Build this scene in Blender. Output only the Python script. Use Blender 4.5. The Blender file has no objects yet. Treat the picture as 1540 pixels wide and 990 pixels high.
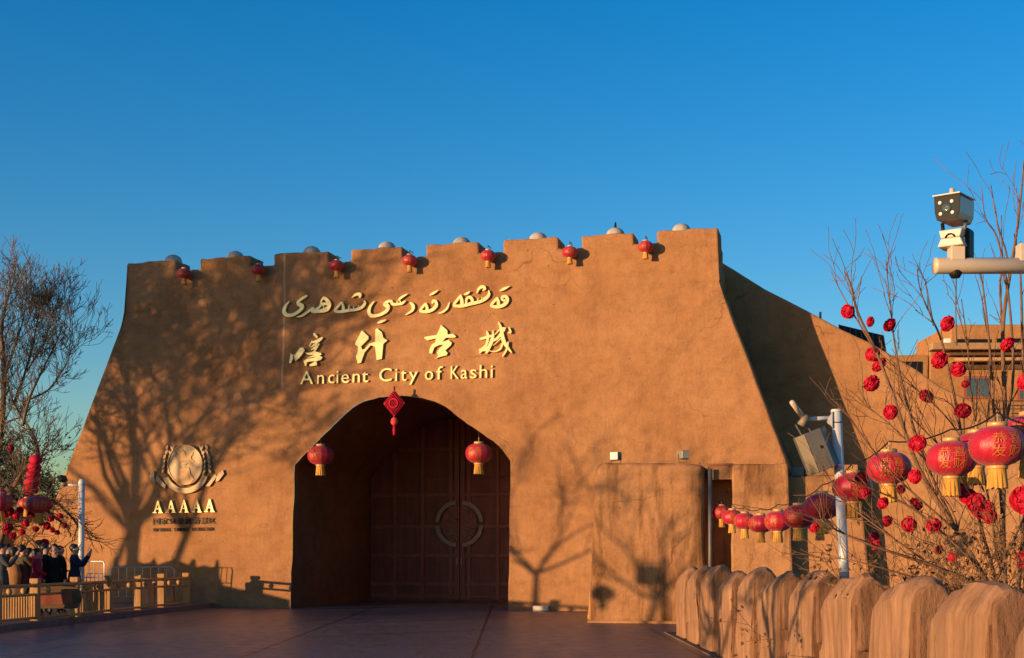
import bpy, bmesh, math, random
from mathutils import Vector, Matrix
import numpy as np

S = bpy.context.scene
C = S.collection
R = math.radians
PI = math.pi

# ------------------------------------------------------------------ camera, world, sun
cam_d = bpy.data.cameras.new('camera')
cam_d.sensor_width = 36.0
cam_d.lens = 2000 / 1540 * 36
cam_d.shift_y = (835 - 495) / 1540
cam_d.clip_end = 3000
cam = bpy.data.objects.new('camera', cam_d)
C.objects.link(cam)
cam.location = (0, 0, 1.6)
cam.rotation_euler = (PI / 2, 0, 0)
S.camera = cam

SUN_EL, SUN_AZ = R(3.0), R(235)          # azimuth measured from +Y towards +X
sdir = Vector((math.sin(SUN_AZ) * math.cos(SUN_EL), math.cos(SUN_AZ) * math.cos(SUN_EL), math.sin(SUN_EL)))
w = bpy.data.worlds.new('World'); S.world = w; w.use_nodes = True
wn = w.node_tree
bg = wn.nodes['Background']
sky = wn.nodes.new('ShaderNodeTexSky')
sky.sky_type = 'NISHITA'; sky.sun_disc = False
sky.sun_elevation = SUN_EL; sky.sun_rotation = SUN_AZ
sky.air_density = 1.0; sky.dust_density = 0.5; sky.ozone_density = 3.0
hs = wn.nodes.new('ShaderNodeHueSaturation')
hs.inputs['Saturation'].default_value = 1.27; hs.inputs['Hue'].default_value = .506
wn.links.new(sky.outputs[0], hs.inputs['Color'])
wn.links.new(hs.outputs[0], bg.inputs[0])
bg.inputs[1].default_value = 0.15
sun_d = bpy.data.lights.new('sun', 'SUN')
sun_d.energy = 2.3; sun_d.angle = R(0.5); sun_d.color = (1.0, 0.66, 0.36)
sun = bpy.data.objects.new('sun', sun_d); C.objects.link(sun)
sun.rotation_euler = (-sdir).to_track_quat('-Z', 'Y').to_euler()
S.view_settings.view_transform = 'Standard'
S.view_settings.look = 'None'
S.view_settings.exposure = 1.48
S.view_settings.gamma = 1

# ------------------------------------------------------------------ helpers
def P(px, py, Y):
    return Vector(((px - 770) / 2000 * Y, Y, 1.6 + (835 - py) / 2000 * Y))

TH = math.atan(508 / 2000); cT, sT = math.cos(TH), math.sin(TH)
OX, OY = -6.66, 40.0
KB, ZB = 0.066, 9.27
def dfront(z):
    return KB * min(z, ZB)
def FU(px, py, d0=0.0):
    """a ray of the photograph meets the gate's front: (u along the wall, z)"""
    rx, rz = (px - 770) / 2000, (835 - py) / 2000
    a = rx * sT + cT; b = -(OX * sT + OY * cT)
    t = (d0 + KB * 1.6 - b) / (a - KB * rz); z = 1.6 + rz * t
    if z > ZB:
        t = (d0 + KB * ZB - b) / a; z = 1.6 + rz * t
    return ((rx * t - OX) * cT - (t - OY) * sT, z)
def FV(px, py, d):
    """a ray meets the vertical plane d behind the gate's base line: (u, z)"""
    rx, rz = (px - 770) / 2000, (835 - py) / 2000
    a = rx * sT + cT; b = -(OX * sT + OY * cT)
    t = (d - b) / a
    return ((rx * t - OX) * cT - (t - OY) * sT, 1.6 + rz * t)
def W(u, d, z):
    return Vector((OX + u * cT + d * sT, OY - u * sT + d * cT, z))

def prop(o, label=None, cat=None, group=None, kind=None):
    if label: o['label'] = label
    if cat: o['category'] = cat
    if group: o['group'] = group
    if kind: o['kind'] = kind
    return o
def thing(name, label, cat, loc=(0, 0, 0), rz=0.0, group=None):
    o = bpy.data.objects.new(name, None); C.objects.link(o)
    o.location = loc; o.rotation_euler = (0, 0, rz)
    o.empty_display_size = .2
    return prop(o, label, cat, group)
def obj(name, bm, mat, parent=None, smooth=False):
    me = bpy.data.meshes.new(name)
    if isinstance(bm, bmesh.types.BMesh):
        bm.to_mesh(me); bm.free()
    else:
        v, f = bm
        me.from_pydata([tuple(p) for p in v], [], f)
    for m in (mat if isinstance(mat, (list, tuple)) else [mat]):
        me.materials.append(m)
    if smooth:
        me.polygons.foreach_set('use_smooth', [True] * len(me.polygons))
    o = bpy.data.objects.new(name, me); C.objects.link(o)
    if parent: o.parent = parent
    return o
def dup(root, loc, rot=None, label=None):
    r = root.copy(); C.objects.link(r); r.location = loc
    if rot is not None: r.rotation_euler = rot
    if label: r['label'] = label
    for ch in list(root.children):
        c = ch.copy(); C.objects.link(c); c.parent = r
        for g in ch.children:
            d = g.copy(); C.objects.link(d); d.parent = c
    return r
def bevel(o, wd, seg=2, ang=35):
    m = o.modifiers.new('bevel', 'BEVEL'); m.width = wd; m.segments = seg
    m.limit_method = 'ANGLE'; m.angle_limit = R(ang)
    return o
def box(bm, lo, hi, M=None):
    x0, y0, z0 = lo; x1, y1, z1 = hi
    v = [(x0, y0, z0), (x1, y0, z0), (x1, y1, z0), (x0, y1, z0), (x0, y0, z1), (x1, y0, z1), (x1, y1, z1), (x0, y1, z1)]
    vs = [bm.verts.new(M @ Vector(p) if M else p) for p in v]
    for f in ((0, 3, 2, 1), (4, 5, 6, 7), (0, 1, 5, 4), (1, 2, 6, 5), (2, 3, 7, 6), (3, 0, 4, 7)):
        bm.faces.new([vs[i] for i in f])
def lathe(bm, prof, n=24, M=None, lobe=0, amp=0):
    rings = []
    for r, z in prof:
        ring = []
        for i in range(n):
            a = 2 * PI * i / n
            rr = r * (1 - amp * (abs(math.sin(a * lobe / 2)) < .35)) if lobe else r
            p = Vector((rr * math.cos(a), rr * math.sin(a), z))
            ring.append(bm.verts.new(M @ p if M else p))
        rings.append(ring)
    for a, b in zip(rings, rings[1:]):
        for i in range(n):
            bm.faces.new((a[i], a[(i + 1) % n], b[(i + 1) % n], b[i]))
    bm.faces.new(rings[0][::-1]); bm.faces.new(rings[-1])
def tube_vf(V, F, pts, rad, n=6, cap=True):
    pts = [Vector(p) for p in pts]
    b0 = len(V)
    t = (pts[1] - pts[0]).normalized()
    ref = Vector((0, 0, 1)) if abs(t.z) < .8 else Vector((1, 0, 0))
    nx = t.cross(ref).normalized()
    for i, p in enumerate(pts):
        if i < len(pts) - 1: t = (pts[i + 1] - p).normalized()
        nx = (nx - t * nx.dot(t)).normalized(); ny = t.cross(nx)
        r = rad[i] if isinstance(rad, (list, tuple)) else rad
        for k in range(n):
            a = 2 * PI * k / n
            V.append(p + (nx * math.cos(a) + ny * math.sin(a)) * r)
    for i in range(len(pts) - 1):
        for k in range(n):
            a, b = b0 + i * n + k, b0 + i * n + (k + 1) % n
            F.append((a, b, b + n, a + n))
    if cap:
        F.append(tuple(range(b0 + n - 1, b0 - 1, -1)))
        e = b0 + (len(pts) - 1) * n
        F.append(tuple(range(e, e + n)))
def tube(name, pts, rad, mat, parent=None, n=10, smooth=True):
    V, F = [], []
    tube_vf(V, F, pts, rad, n)
    return obj(name, (V, F), mat, parent, smooth)
def refine(poly, step, jit, rng, closed=False):
    out = []
    n = len(poly)
    for i in range(n if closed else n - 1):
        a, b = Vector(poly[i]), Vector(poly[(i + 1) % n])
        L = (b - a).length; k = max(1, int(L / step))
        for j in range(k):
            p = a.lerp(b, j / k)
            if j: p = p + Vector((rng.uniform(-jit, jit), rng.uniform(-jit, jit)))
            out.append((p.x, p.y))
    if not closed: out.append(tuple(poly[-1]))
    return out
def catmull(pts, n=6):
    o = []
    P_ = [pts[0]] + list(pts) + [pts[-1]]
    for i in range(1, len(P_) - 2):
        a, b, c, d = [np.array(q, float) for q in P_[i - 1:i + 3]]
        for j in range(n):
            t = j / n
            o.append(tuple(.5 * ((2 * b) + (-a + c) * t + (2 * a - 5 * b + 4 * c - d) * t * t + (-a + 3 * b - 3 * c + d) * t ** 3)))
    o.append(tuple(pts[-1]))
    return o
def prism(bm, front, back):
    """front and back: lists of 3D points, same order"""
    f = [bm.verts.new(p) for p in front]; b = [bm.verts.new(p) for p in back]
    bm.faces.new(f); bm.faces.new(b[::-1])
    n = len(f)
    for i in range(n):
        bm.faces.new((f[i], b[i], b[(i + 1) % n], f[(i + 1) % n]))

# ------------------------------------------------------------------ materials
def mat(name):
    m = bpy.data.materials.new(name); m.use_nodes = True
    nt = m.node_tree; b = nt.nodes['Principled BSDF']
    return m, nt, b
def N(nt, t, **kw):
    n = nt.nodes.new(t)
    for k, v in kw.items():
        if k in n.inputs: n.inputs[k].default_value = v
        else: setattr(n, k, v)
    return n
def noise(nt, co, scale, detail=5, rough=.55, stretch=None):
    n = N(nt, 'ShaderNodeTexNoise', Scale=scale, Detail=detail, Roughness=rough)
    if stretch:
        mp = N(nt, 'ShaderNodeMapping'); mp.inputs['Scale'].default_value = stretch
        nt.links.new(co, mp.inputs['Vector']); co = mp.outputs[0]
    nt.links.new(co, n.inputs['Vector'])
    return n.outputs['Fac']
def ramp(nt, fac, stops):
    r = N(nt, 'ShaderNodeValToRGB')
    e = r.color_ramp.elements
    while len(e) < len(stops): e.new(.5)
    for q, (p, c) in zip(e, stops):
        q.position = p; q.color = (*c, 1) if len(c) == 3 else c
    nt.links.new(fac, r.inputs[0])
    return r.outputs[0]
def mix(nt, a, b, fac, mode='MIX'):
    m = N(nt, 'ShaderNodeMix', data_type='RGBA', blend_type=mode)
    for s_, v in ((0, fac), (6, a), (7, b)):
        if hasattr(v, 'links'): nt.links.new(v, m.inputs[s_])
        else: m.inputs[s_].default_value = v if s_ == 0 else ((*v, 1) if len(v) == 3 else v)
    return m.outputs[2]
def bump(nt, b, h, strength, dist, prev=None):
    n = N(nt, 'ShaderNodeBump', Strength=strength, Distance=dist)
    nt.links.new(h, n.inputs['Height'])
    if prev: nt.links.new(prev, n.inputs['Normal'])
    nt.links.new(n.outputs[0], b.inputs['Normal'])
    return n.outputs[0]

def adobe(name, base, dark, light, streak=0.0, rough_bump=1.0, seams=False):
    m, nt, b = mat(name)
    co = N(nt, 'ShaderNodeTexCoord').outputs['Object']
    big = noise(nt, co, .35, 5, .6)
    c = ramp(nt, big, [(.32, dark), (.5, base), (.72, light)])
    mid = noise(nt, co, 2.3, 6, .65, (1, 1, 1.5))
    c = mix(nt, c, ramp(nt, mid, [(.3, (.72, .70, .68)), (.55, (1, 1, 1)), (.8, (1.12, 1.1, 1.06))]), .7, 'MULTIPLY')
    fine = noise(nt, co, 24, 4, .7)
    c = mix(nt, c, ramp(nt, fine, [(.3, (.78, .76, .74)), (.5, (1, 1, 1)), (.75, (1.1, 1.08, 1.05))]), .55, 'MULTIPLY')
    # small pits and chips
    v = N(nt, 'ShaderNodeTexVoronoi', Scale=1.7); nt.links.new(co, v.inputs['Vector'])
    pit = ramp(nt, v.outputs['Distance'], [(.0, (.35, .33, .3)), (.035, (.5, .48, .45)), (.06, (1, 1, 1))])
    c = mix(nt, c, pit, .8, 'MULTIPLY')
    # hairline cracks, only here and there
    wv = N(nt, 'ShaderNodeTexNoise', Scale=1.6, Detail=4); nt.links.new(co, wv.inputs['Vector'])
    wa = N(nt, 'ShaderNodeVectorMath', operation='MULTIPLY_ADD'); nt.links.new(wv.outputs['Color'], wa.inputs[0]); wa.inputs[1].default_value = (.7, .7, .7); nt.links.new(co, wa.inputs[2])
    cr = N(nt, 'ShaderNodeTexVoronoi', Scale=.55, feature='DISTANCE_TO_EDGE'); nt.links.new(wa.outputs[0], cr.inputs['Vector'])
    crk = ramp(nt, cr.outputs['Distance'], [(0, (0, 0, 0)), (.004, (.2, .2, .2)), (.009, (1, 1, 1))])
    cmk = ramp(nt, noise(nt, co, .7, 3, .5), [(.52, (0, 0, 0)), (.62, (1, 1, 1))])
    c = mix(nt, c, mix(nt, (1, 1, 1), mix(nt, (.55, .52, .5), (1, 1, 1), crk), cmk), .8, 'MULTIPLY')
    # chopped straw in the plaster
    sw = noise(nt, co, 1.0, 3, .6, (16, 16, 70))
    c = mix(nt, c, ramp(nt, sw, [(.64, (1, 1, 1)), (.74, (1.22, 1.2, 1.1))]), .6, 'MULTIPLY')
    if streak:
        st = noise(nt, co, 1.0, 6, .7, (1.8, 1.8, .34))
        c = mix(nt, c, ramp(nt, st, [(.38, (.38, .34, .32)), (.52, (1, 1, 1)), (1, (1.05, 1.05, 1.05))]), streak, 'MULTIPLY')
    if seams:   # patched render: faint level seams left by the plasterers' lifts
        sp = N(nt, 'ShaderNodeSeparateXYZ'); nt.links.new(co, sp.inputs[0])
        wob = noise(nt, co, .8, 4, .6)
        ad = N(nt, 'ShaderNodeMath', operation='MULTIPLY_ADD'); nt.links.new(wob, ad.inputs[0]); ad.inputs[1].default_value = .35
        nt.links.new(sp.outputs['Z'], ad.inputs[2])
        md = N(nt, 'ShaderNodeMath', operation='PINGPONG'); nt.links.new(ad.outputs[0], md.inputs[0]); md.inputs[1].default_value = .95
        c = mix(nt, c, ramp(nt, md.outputs[0], [(0, (.80, .77, .74)), (.03, (1, 1, 1))]), .22, 'MULTIPLY')
        vx = N(nt, 'ShaderNodeMath', operation='MULTIPLY_ADD'); nt.links.new(wob, vx.inputs[0]); vx.inputs[1].default_value = .10; nt.links.new(sp.outputs['X'], vx.inputs[2])
        v2 = N(nt, 'ShaderNodeMath', operation='ADD'); nt.links.new(vx.outputs[0], v2.inputs[0]); v2.inputs[1].default_value = .42
        v3 = N(nt, 'ShaderNodeMath', operation='ABSOLUTE'); nt.links.new(v2.outputs[0], v3.inputs[0])
        zr = N(nt, 'ShaderNodeMapRange'); nt.links.new(sp.outputs['Z'], zr.inputs[0]); zr.inputs[1].default_value = 6.5; zr.inputs[2].default_value = 6.9
        ln_ = N(nt, 'ShaderNodeMath', operation='LESS_THAN'); nt.links.new(v3.outputs[0], ln_.inputs[0]); ln_.inputs[1].default_value = .035
        lm = N(nt, 'ShaderNodeMath', operation='MULTIPLY'); nt.links.new(ln_.outputs[0], lm.inputs[0]); nt.links.new(zr.outputs[0], lm.inputs[1])
        c = mix(nt, c, (.55, .30, .14), lm.outputs[0])
        sep2 = noise(nt, co, .5, 3, .5, (1, 1, .4))
        c = mix(nt, c, ramp(nt, sep2, [(.62, (1, 1, 1)), (.75, (1.12, 1.1, 1.08))]), .5, 'MULTIPLY')
    nt.links.new(c, b.inputs['Base Color'])
    b.inputs['Roughness'].default_value = .95
    b.inputs['Specular IOR Level'].default_value = .1
    n1 = bump(nt, b, noise(nt, co, 1.1, 3, .5, (1, 1, 1.6)), .35 * rough_bump, .12)
    n2 = bump(nt, b, noise(nt, co, 9, 6, .65), .5 * rough_bump, .035, n1)
    bump(nt, b, noise(nt, co, 55, 3, .7), .55 * rough_bump, .008, n2)
    return m

M_ADOBE = adobe('adobe_render', (.405, .190, .079), (.335, .152, .060), (.455, .224, .098), streak=.16, rough_bump=1.4, seams=True)
M_ADOBE_IN = adobe('adobe_passage_shade', (.20, .095, .042), (.16, .075, .035), (.24, .12, .055))  # same adobe made darker: the passage's shade is put into the colour
M_ADOBE_OLD = adobe('adobe_weathered', (.415, .200, .086), (.32, .148, .06), (.48, .245, .112), streak=.85, rough_bump=1.5)
M_ADOBE_PALE = adobe('adobe_smooth', (.44, .215, .092), (.37, .175, .07), (.49, .25, .11), streak=.25)
M_ADOBE_FAR = adobe('adobe_house', (.46, .22, .085), (.40, .185, .065), (.51, .25, .1), streak=.15)

def simple(name, col, rough=.5, metal=0, spec=.5, var=.15, sc=8.0, bmp=0.0):
    m, nt, b = mat(name)
    co = N(nt, 'ShaderNodeTexCoord').outputs['Object']
    n = noise(nt, co, sc, 5, .6)
    lo = tuple(x * (1 - var) for x in col); hi = tuple(min(1, x * (1 + var)) for x in col)
    nt.links.new(ramp(nt, n, [(.3, lo), (.7, hi)]), b.inputs['Base Color'])
    b.inputs['Roughness'].default_value = rough; b.inputs['Metallic'].default_value = metal
    b.inputs['Specular IOR Level'].default_value = spec
    if bmp: bump(nt, b, noise(nt, co, sc * 4, 4, .6), bmp, .02)
    return m
def grain(name, lo, hi, scale=(14, 14, .9), rough=.75, bmp=.4, dist=.02):
    m, nt, b = mat(name)
    co = N(nt, 'ShaderNodeTexCoord').outputs['Object']
    g = noise(nt, co, 1.0, 6, .65, scale)
    g2 = noise(nt, co, 1.7, 5, .6)
    c = ramp(nt, g, [(.3, lo), (.68, hi)])
    c = mix(nt, c, ramp(nt, g2, [(.3, (.7, .68, .66)), (.6, (1, 1, 1))]), .7, 'MULTIPLY')
    nt.links.new(c, b.inputs['Base Color'])
    b.inputs['Roughness'].default_value = rough; b.inputs['Specular IOR Level'].default_value = .2
    n1 = bump(nt, b, g, bmp, dist)
    bump(nt, b, noise(nt, co, 30, 4, .6), .3, .008, n1)
    return m
M_POST = grain('weathered_log_post', (.22, .108, .055), (.43, .225, .115), (11, 11, 1.1), .92, .5, .018)
M_POST_END = grain('eroded_shaded_post_end', (.14, .065, .034), (.29, .145, .075), (7, 7, 3), .95, .9, .04)  # rough eroded ends, darkened further to paint in side-light contrast
M_RAILWOOD = grain('varnished_rail_wood', (.40, .20, .07), (.58, .31, .115), (20, 20, 1.2), .45, .2, .005)
M_STUMP = grain('pale_stump_wood', (.40, .21, .085), (.58, .33, .14), (12, 12, .8), .7, .4, .02)
M_DOOR = grain('dark_red_door', (.20, .052, .028), (.30, .085, .045), (9, 9, .6), .5, .2, .006)
M_DOOR_FR = grain('dark_red_door_frame', (.27, .074, .04), (.38, .115, .06), (9, 9, .6), .45, .2, .006)
M_MEDAL = simple('aged_copper', (.30, .155, .105), .45, .3, .5, .3, 12, .2)
M_BARK = grain('bark', (.11, .07, .045), (.24, .155, .1), (22, 22, 3), .9, .6, .02)
M_TWIG = simple('twig_bark', (.19, .10, .055), .85, 0, .2, .3, 5)
M_TWIG_GREY = simple('grey_twig_bark', (.17, .125, .08), .85, 0, .2, .3, 5)
M_TWIG_DK = simple('dark_twig_bark', (.12, .075, .045), .9, 0, .2, .3, 3)
M_LEAF_DRY = simple('dry_leaf', (.21, .10, .042), .8, 0, .2, .45, 3)
M_LEAF_DARK = simple('dark_conifer_leaf', (.035, .045, .025), .8, 0, .2, .4, 2)
M_GOLD = simple('gold_letter_paint', (.95, .72, .27), .34, .25, .6, .06, 3)
M_GOLDP = simple('gold_print', (.58, .17, .03), .5, .1, .5, .2, 20)
M_BRASS = simple('aged_brass', (.38, .25, .13), .5, .25, .5, .2, 4, .1)
M_BRASS_HI = simple('polished_brass', (.66, .38, .13), .45, .25, .5, .15, 6)
M_BLACKLET = simple('blackened_letter', (.06, .035, .02), .6, 0, .4, .2, 6)
M_POLE = simple('white_pole_paint', (.58, .57, .55), .4, 0, .5, .08, 4)
M_ARM = simple('cream_arm_paint', (.62, .48, .34), .4, 0, .5, .05, 3)
M_GREY = simple('grey_metal_case', (.13, .12, .11), .5, .2, .5, .12, 6)
M_GREYLT = simple('pale_grey_case', (.24, .185, .115), .5, 0, .5, .1, 6)
M_BLACK = simple('black_plastic', (.012, .012, .013), .5, 0, .15, .2, 6)
M_STEEL = simple('steel_barrier', (.55, .55, .55), .35, .8, .5, .1, 6)
M_CONC = simple('grey_dome_stone', (.42, .37, .31), .85, 0, .3, .2, 9, .3)
M_WHITE = simple('white_lamp_lens', (.9, .85, .72), .2, 0, .6, .03, 3)
M_KERB = simple('dark_kerb_stone', (.16, .11, .09), .8, 0, .3, .25, 5, .3)
M_FLOWER = simple('red_paper', (.50, .009, .032), .7, 0, .2, .35, 14)
M_FLOWER_DK = simple('crimson_paper', (.27, .005, .02), .7, 0, .2, .3, 14)
M_CENTRE = simple('orange_flower_centre', (.70, .07, .05), .7, 0, .2, .3, 14)
M_TASSEL = grain('golden_fringe', (.48, .20, .03), (.78, .38, .07), (60, 60, .6), .6, .6, .01)
M_WINFR = simple('red_brown_frame', (.32, .09, .05), .5, 0, .4, .15, 6)
M_GLASS = simple('window_glass', (.06, .085, .085), .08, 0, .8, .2, 1)
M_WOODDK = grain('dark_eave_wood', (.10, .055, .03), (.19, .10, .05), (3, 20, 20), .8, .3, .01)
M_WOODLT = grain('pale_beam_wood', (.36, .2, .09), (.5, .29, .14), (2, 20, 20), .8, .3, .01)  # paler timber tone for beams, boards and slab
M_SHADE, _nt, _b = mat('lantern_silk')
_co = N(_nt, 'ShaderNodeTexCoord').outputs['Object']
_n = noise(_nt, _co, 6, 4, .6)
_nt.links.new(ramp(_nt, _n, [(.3, (.40, .007, .022)), (.7, (.50, .011, .03))]), _b.inputs['Base Color'])
_b.inputs['Roughness'].default_value = .42; _b.inputs['Specular IOR Level'].default_value = .45
_b.inputs['Sheen Weight'].default_value = .15
_x1 = bump(_nt, _b, noise(_nt, _co, 3.2, 4, .6, (1, 1, .35)), .5, .05)
bump(_nt, _b, noise(_nt, _co, 38, 3, .6), .25, .006, _x1)

# paving: brown-red slabs poured in long bays, faint wear
M_PAVE, nt, b = mat('brown_paving')
co = N(nt, 'ShaderNodeTexCoord').outputs['Object']
big = noise(nt, co, .25, 5, .6, (1, .5, 1)); mid = noise(nt, co, 3, 5, .65)
c = ramp(nt, big, [(.3, (.125, .084, .070)), (.7, (.195, .134, .112))])
c = mix(nt, c, ramp(nt, mid, [(.3, (.75, .74, .73)), (.6, (1, 1, 1)), (.85, (1.15, 1.12, 1.1))]), .6, 'MULTIPLY')
sp = N(nt, 'ShaderNodeSeparateXYZ'); nt.links.new(co, sp.inputs[0])
def joint(out, off, pitch, wid):
    a = N(nt, 'ShaderNodeMath', operation='ADD'); nt.links.new(out, a.inputs[0]); a.inputs[1].default_value = off
    p = N(nt, 'ShaderNodeMath', operation='PINGPONG'); nt.links.new(a.outputs[0], p.inputs[0]); p.inputs[1].default_value = pitch / 2
    l = N(nt, 'ShaderNodeMath', operation='LESS_THAN'); nt.links.new(p.outputs[0], l.inputs[0]); l.inputs[1].default_value = wid
    return l.outputs[0]
jx = joint(sp.outputs['X'], .62, 3.6, .03)
jy = joint(sp.outputs['Y'], .3, 6.0, .022)
jm = N(nt, 'ShaderNodeMath', operation='MAXIMUM'); nt.links.new(jx, jm.inputs[0]); nt.links.new(jy, jm.inputs[1])
c = mix(nt, c, (.03, .018, .014), jm.outputs[0])
nt.links.new(c, b.inputs['Base Color'])
nt.links.new(ramp(nt, mid, [(.3, (.30, .30, .30)), (.8, (.55, .55, .55))]), b.inputs['Roughness'])
b.inputs['Specular IOR Level'].default_value = .35
n1 = bump(nt, b, noise(nt, co, 1.2, 4, .5), .10, .05)
bump(nt, b, noise(nt, co, 22, 4, .6), .15, .006, n1)
M_SOIL = simple('dry_earth', (.20, .125, .075), .95, 0, .1, .3, 2, .5)

# ------------------------------------------------------------------ ground
bm = bmesh.new(); box(bm, (-900, -300, -.5), (900, 1500, 0))
prop(obj('ground', bm, M_SOIL), kind='structure')
bm = bmesh.new()
vs = [bm.verts.new(p) for p in ((-11.2, -30, .004), (3.22, -30, .004), (3.22, 27.6, .004), (10, 27.6, .004), (10, 52, .004), (-7.5, 52, .004), (-9.2, 41.2, .004), (-10.7, 28, .004))]
bm.faces.new(vs)
prop(obj('plaza', bm, M_PAVE), kind='structure')
# raised bed and kerb on the left
bm = bmesh.new()
front = [(-11.0, -20), (-10.55, 28.1), (-9.0, 41.4)]
for a, q in zip(front, front[1:]):
    lo = [bm.verts.new((x, y, z)) for (x, y, z) in ((a[0], a[1], .14), (q[0], q[1], .14), (q[0] - .35, q[1], .14), (a[0] - .35, a[1], .14))]
    bm.faces.new(lo)
    v2 = [bm.verts.new((a[0], a[1], 0)), bm.verts.new((q[0], q[1], 0))]
    bm.faces.new((v2[0], v2[1], lo[1], lo[0]))
prop(obj('kerb', bm, M_KERB), kind='structure')
bm = bmesh.new()
vs = [bm.verts.new(p) for p in ((-11.35, -20, .137), (-10.9, 28.1, .137), (-9.35, 41.4, .137), (-40, 50, .137), (-60, 0, .137))]
bm.faces.new(vs)
prop(obj('left_pavement', bm, M_KERB), kind='structure')
bm = bmesh.new()
box(bm, (3.13, -10, 0), (3.22, 27.4, .022))
prop(obj('fence_kerb', bm, M_SOIL), kind='structure')

# ------------------------------------------------------------------ city gate
rng = random.Random(4)
gate = thing('city_gate', 'massive battered ochre adobe city gate with crenellated top and pointed archway', 'gate', W(0, 0, 0), -TH)
UL, UR = -5.86, 12.71                    # parapet's ends
UBL, UBR = -9.46, 16.16                  # the foot of the sloping ends
ZT, ZG = 10.84, 10.50
mer_px = [(191, 265), (300, 377), (411, 494), (527, 605), (640, 720), (756, 840), (874, 953), (987, 1079)]
mer_y = [393, 387, 380, 373.5, 366, 359, 351, 344]
mer = [(FV(a, y, dfront(9.9))[0], FV(b_, y, dfront(9.9))[0]) for (a, b_), y in zip(mer_px, mer_y)]
mer[0] = (UL, mer[0][1]); mer[-1] = (mer[-1][0], UR)
arch_px = [(443, 700), (462, 679), (490, 651), (516, 626), (539, 608), (570, 598), (605, 595), (635, 599), (665, 609), (697, 633), (727, 654), (750, 671), (768, 690)]
arch = [FU(*p) for p in arch_px]
arch[0] = (0.0, 4.33); arch[-1] = (6.75, 4.33)
jamb_l = refine([(0.0, 0.0), (0.0, 4.33)], .35, .02, rng)
jamb_r = refine([(6.75, 4.33), (6.75, 0.0)], .35, .02, rng)
arch_f = [(u + rng.uniform(-.008, .008), z + rng.uniform(-.008, .008)) if 0 < i < 12 * 5 else (u, z) for i, (u, z) in enumerate(catmull(arch, 5))]
hole = jamb_l[:-1] + arch_f + jamb_r[1:]
left = refine([(UBL, 0), (UL - .04, ZB)], .6, .012, rng)
right = refine([(UR + .04, ZB), (UBR, 0)], .6, .012, rng)
top = [(UL, ZB + .02)]
top = [(UL, ZT)]
for i, (a, b_) in enumerate(mer):
    if i: top += [(a + .02, ZG), (a, ZT)]
    top += [(b_, ZT)]
    if i < 7: top += [(b_ + .01, ZG)]
top_f = refine(top, .22, .026, rng)
bm = bmesh.new()
cache = {}
def fv(u, z, dd=0.0):
    return bm.verts.new((u, dfront(z) + dd, z))
L = [fv(*p) for p in left]; Rr = [fv(*p) for p in right]; H = [fv(*p) for p in hole]
# lower face: up the left end, along the bend, down the right end, then round the arch
bm.faces.new(L + Rr + H[::-1])
T = [fv(u, z) for u, z in top_f]
bm.faces.new([L[-1]] + T + [Rr[0]])
TK = .95
Tb = [bm.verts.new((u, dfront(ZB) + TK, z)) for u, z in top_f]
lb = bm.verts.new((left[-1][0], dfront(ZB) + TK, ZB)); rb = bm.verts.new((right[0][0], dfront(ZB) + TK, ZB))
chain_f = [L[-1]] + T + [Rr[0]]; chain_b = [lb] + Tb + [rb]
for i in range(len(chain_f) - 1):
    bm.faces.new((chain_f[i], chain_b[i], chain_b[i + 1], chain_f[i + 1]))
bm.faces.new(chain_b[::-1])
DB = 12.0
Lb = [bm.verts.new((u, DB, z)) for u, z in left]; Rb = [bm.verts.new((u, DB, z)) for u, z in right]
for F_, B_ in ((L, Lb), (Rr, Rb)):
    for i in range(len(F_) - 1):
        bm.faces.new((F_[i], F_[i + 1], B_[i + 1], B_[i]))
bm.faces.new((L[-1], Rr[0], Rb[0], Lb[-1]))
bmesh.ops.recalc_face_normals(bm, faces=bm.faces)
gw = obj('front_wall', bm, M_ADOBE, gate)
bevel(gw, .07, 3, 40)
# parapet along the right end: stepped
bm = bmesh.new()
box(bm, (UR - .8, 1.56, ZB - .01), (UR - .02, 2.25, ZG + .02))
box(bm, (UR - .8, 2.25, ZB - .01), (UR - .03, 9, ZG - .42))
bevel(obj('side_parapet', bm, M_ADOBE, gate), .05, 2)
# the passage: jambs and vault
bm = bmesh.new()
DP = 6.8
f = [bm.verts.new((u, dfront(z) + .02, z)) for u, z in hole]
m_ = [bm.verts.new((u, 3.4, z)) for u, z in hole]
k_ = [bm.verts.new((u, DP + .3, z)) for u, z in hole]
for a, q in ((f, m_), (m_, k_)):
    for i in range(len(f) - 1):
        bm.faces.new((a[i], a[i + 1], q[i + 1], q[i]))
obj('passage_vault', bm, M_ADOBE_IN, gate, True)
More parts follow.
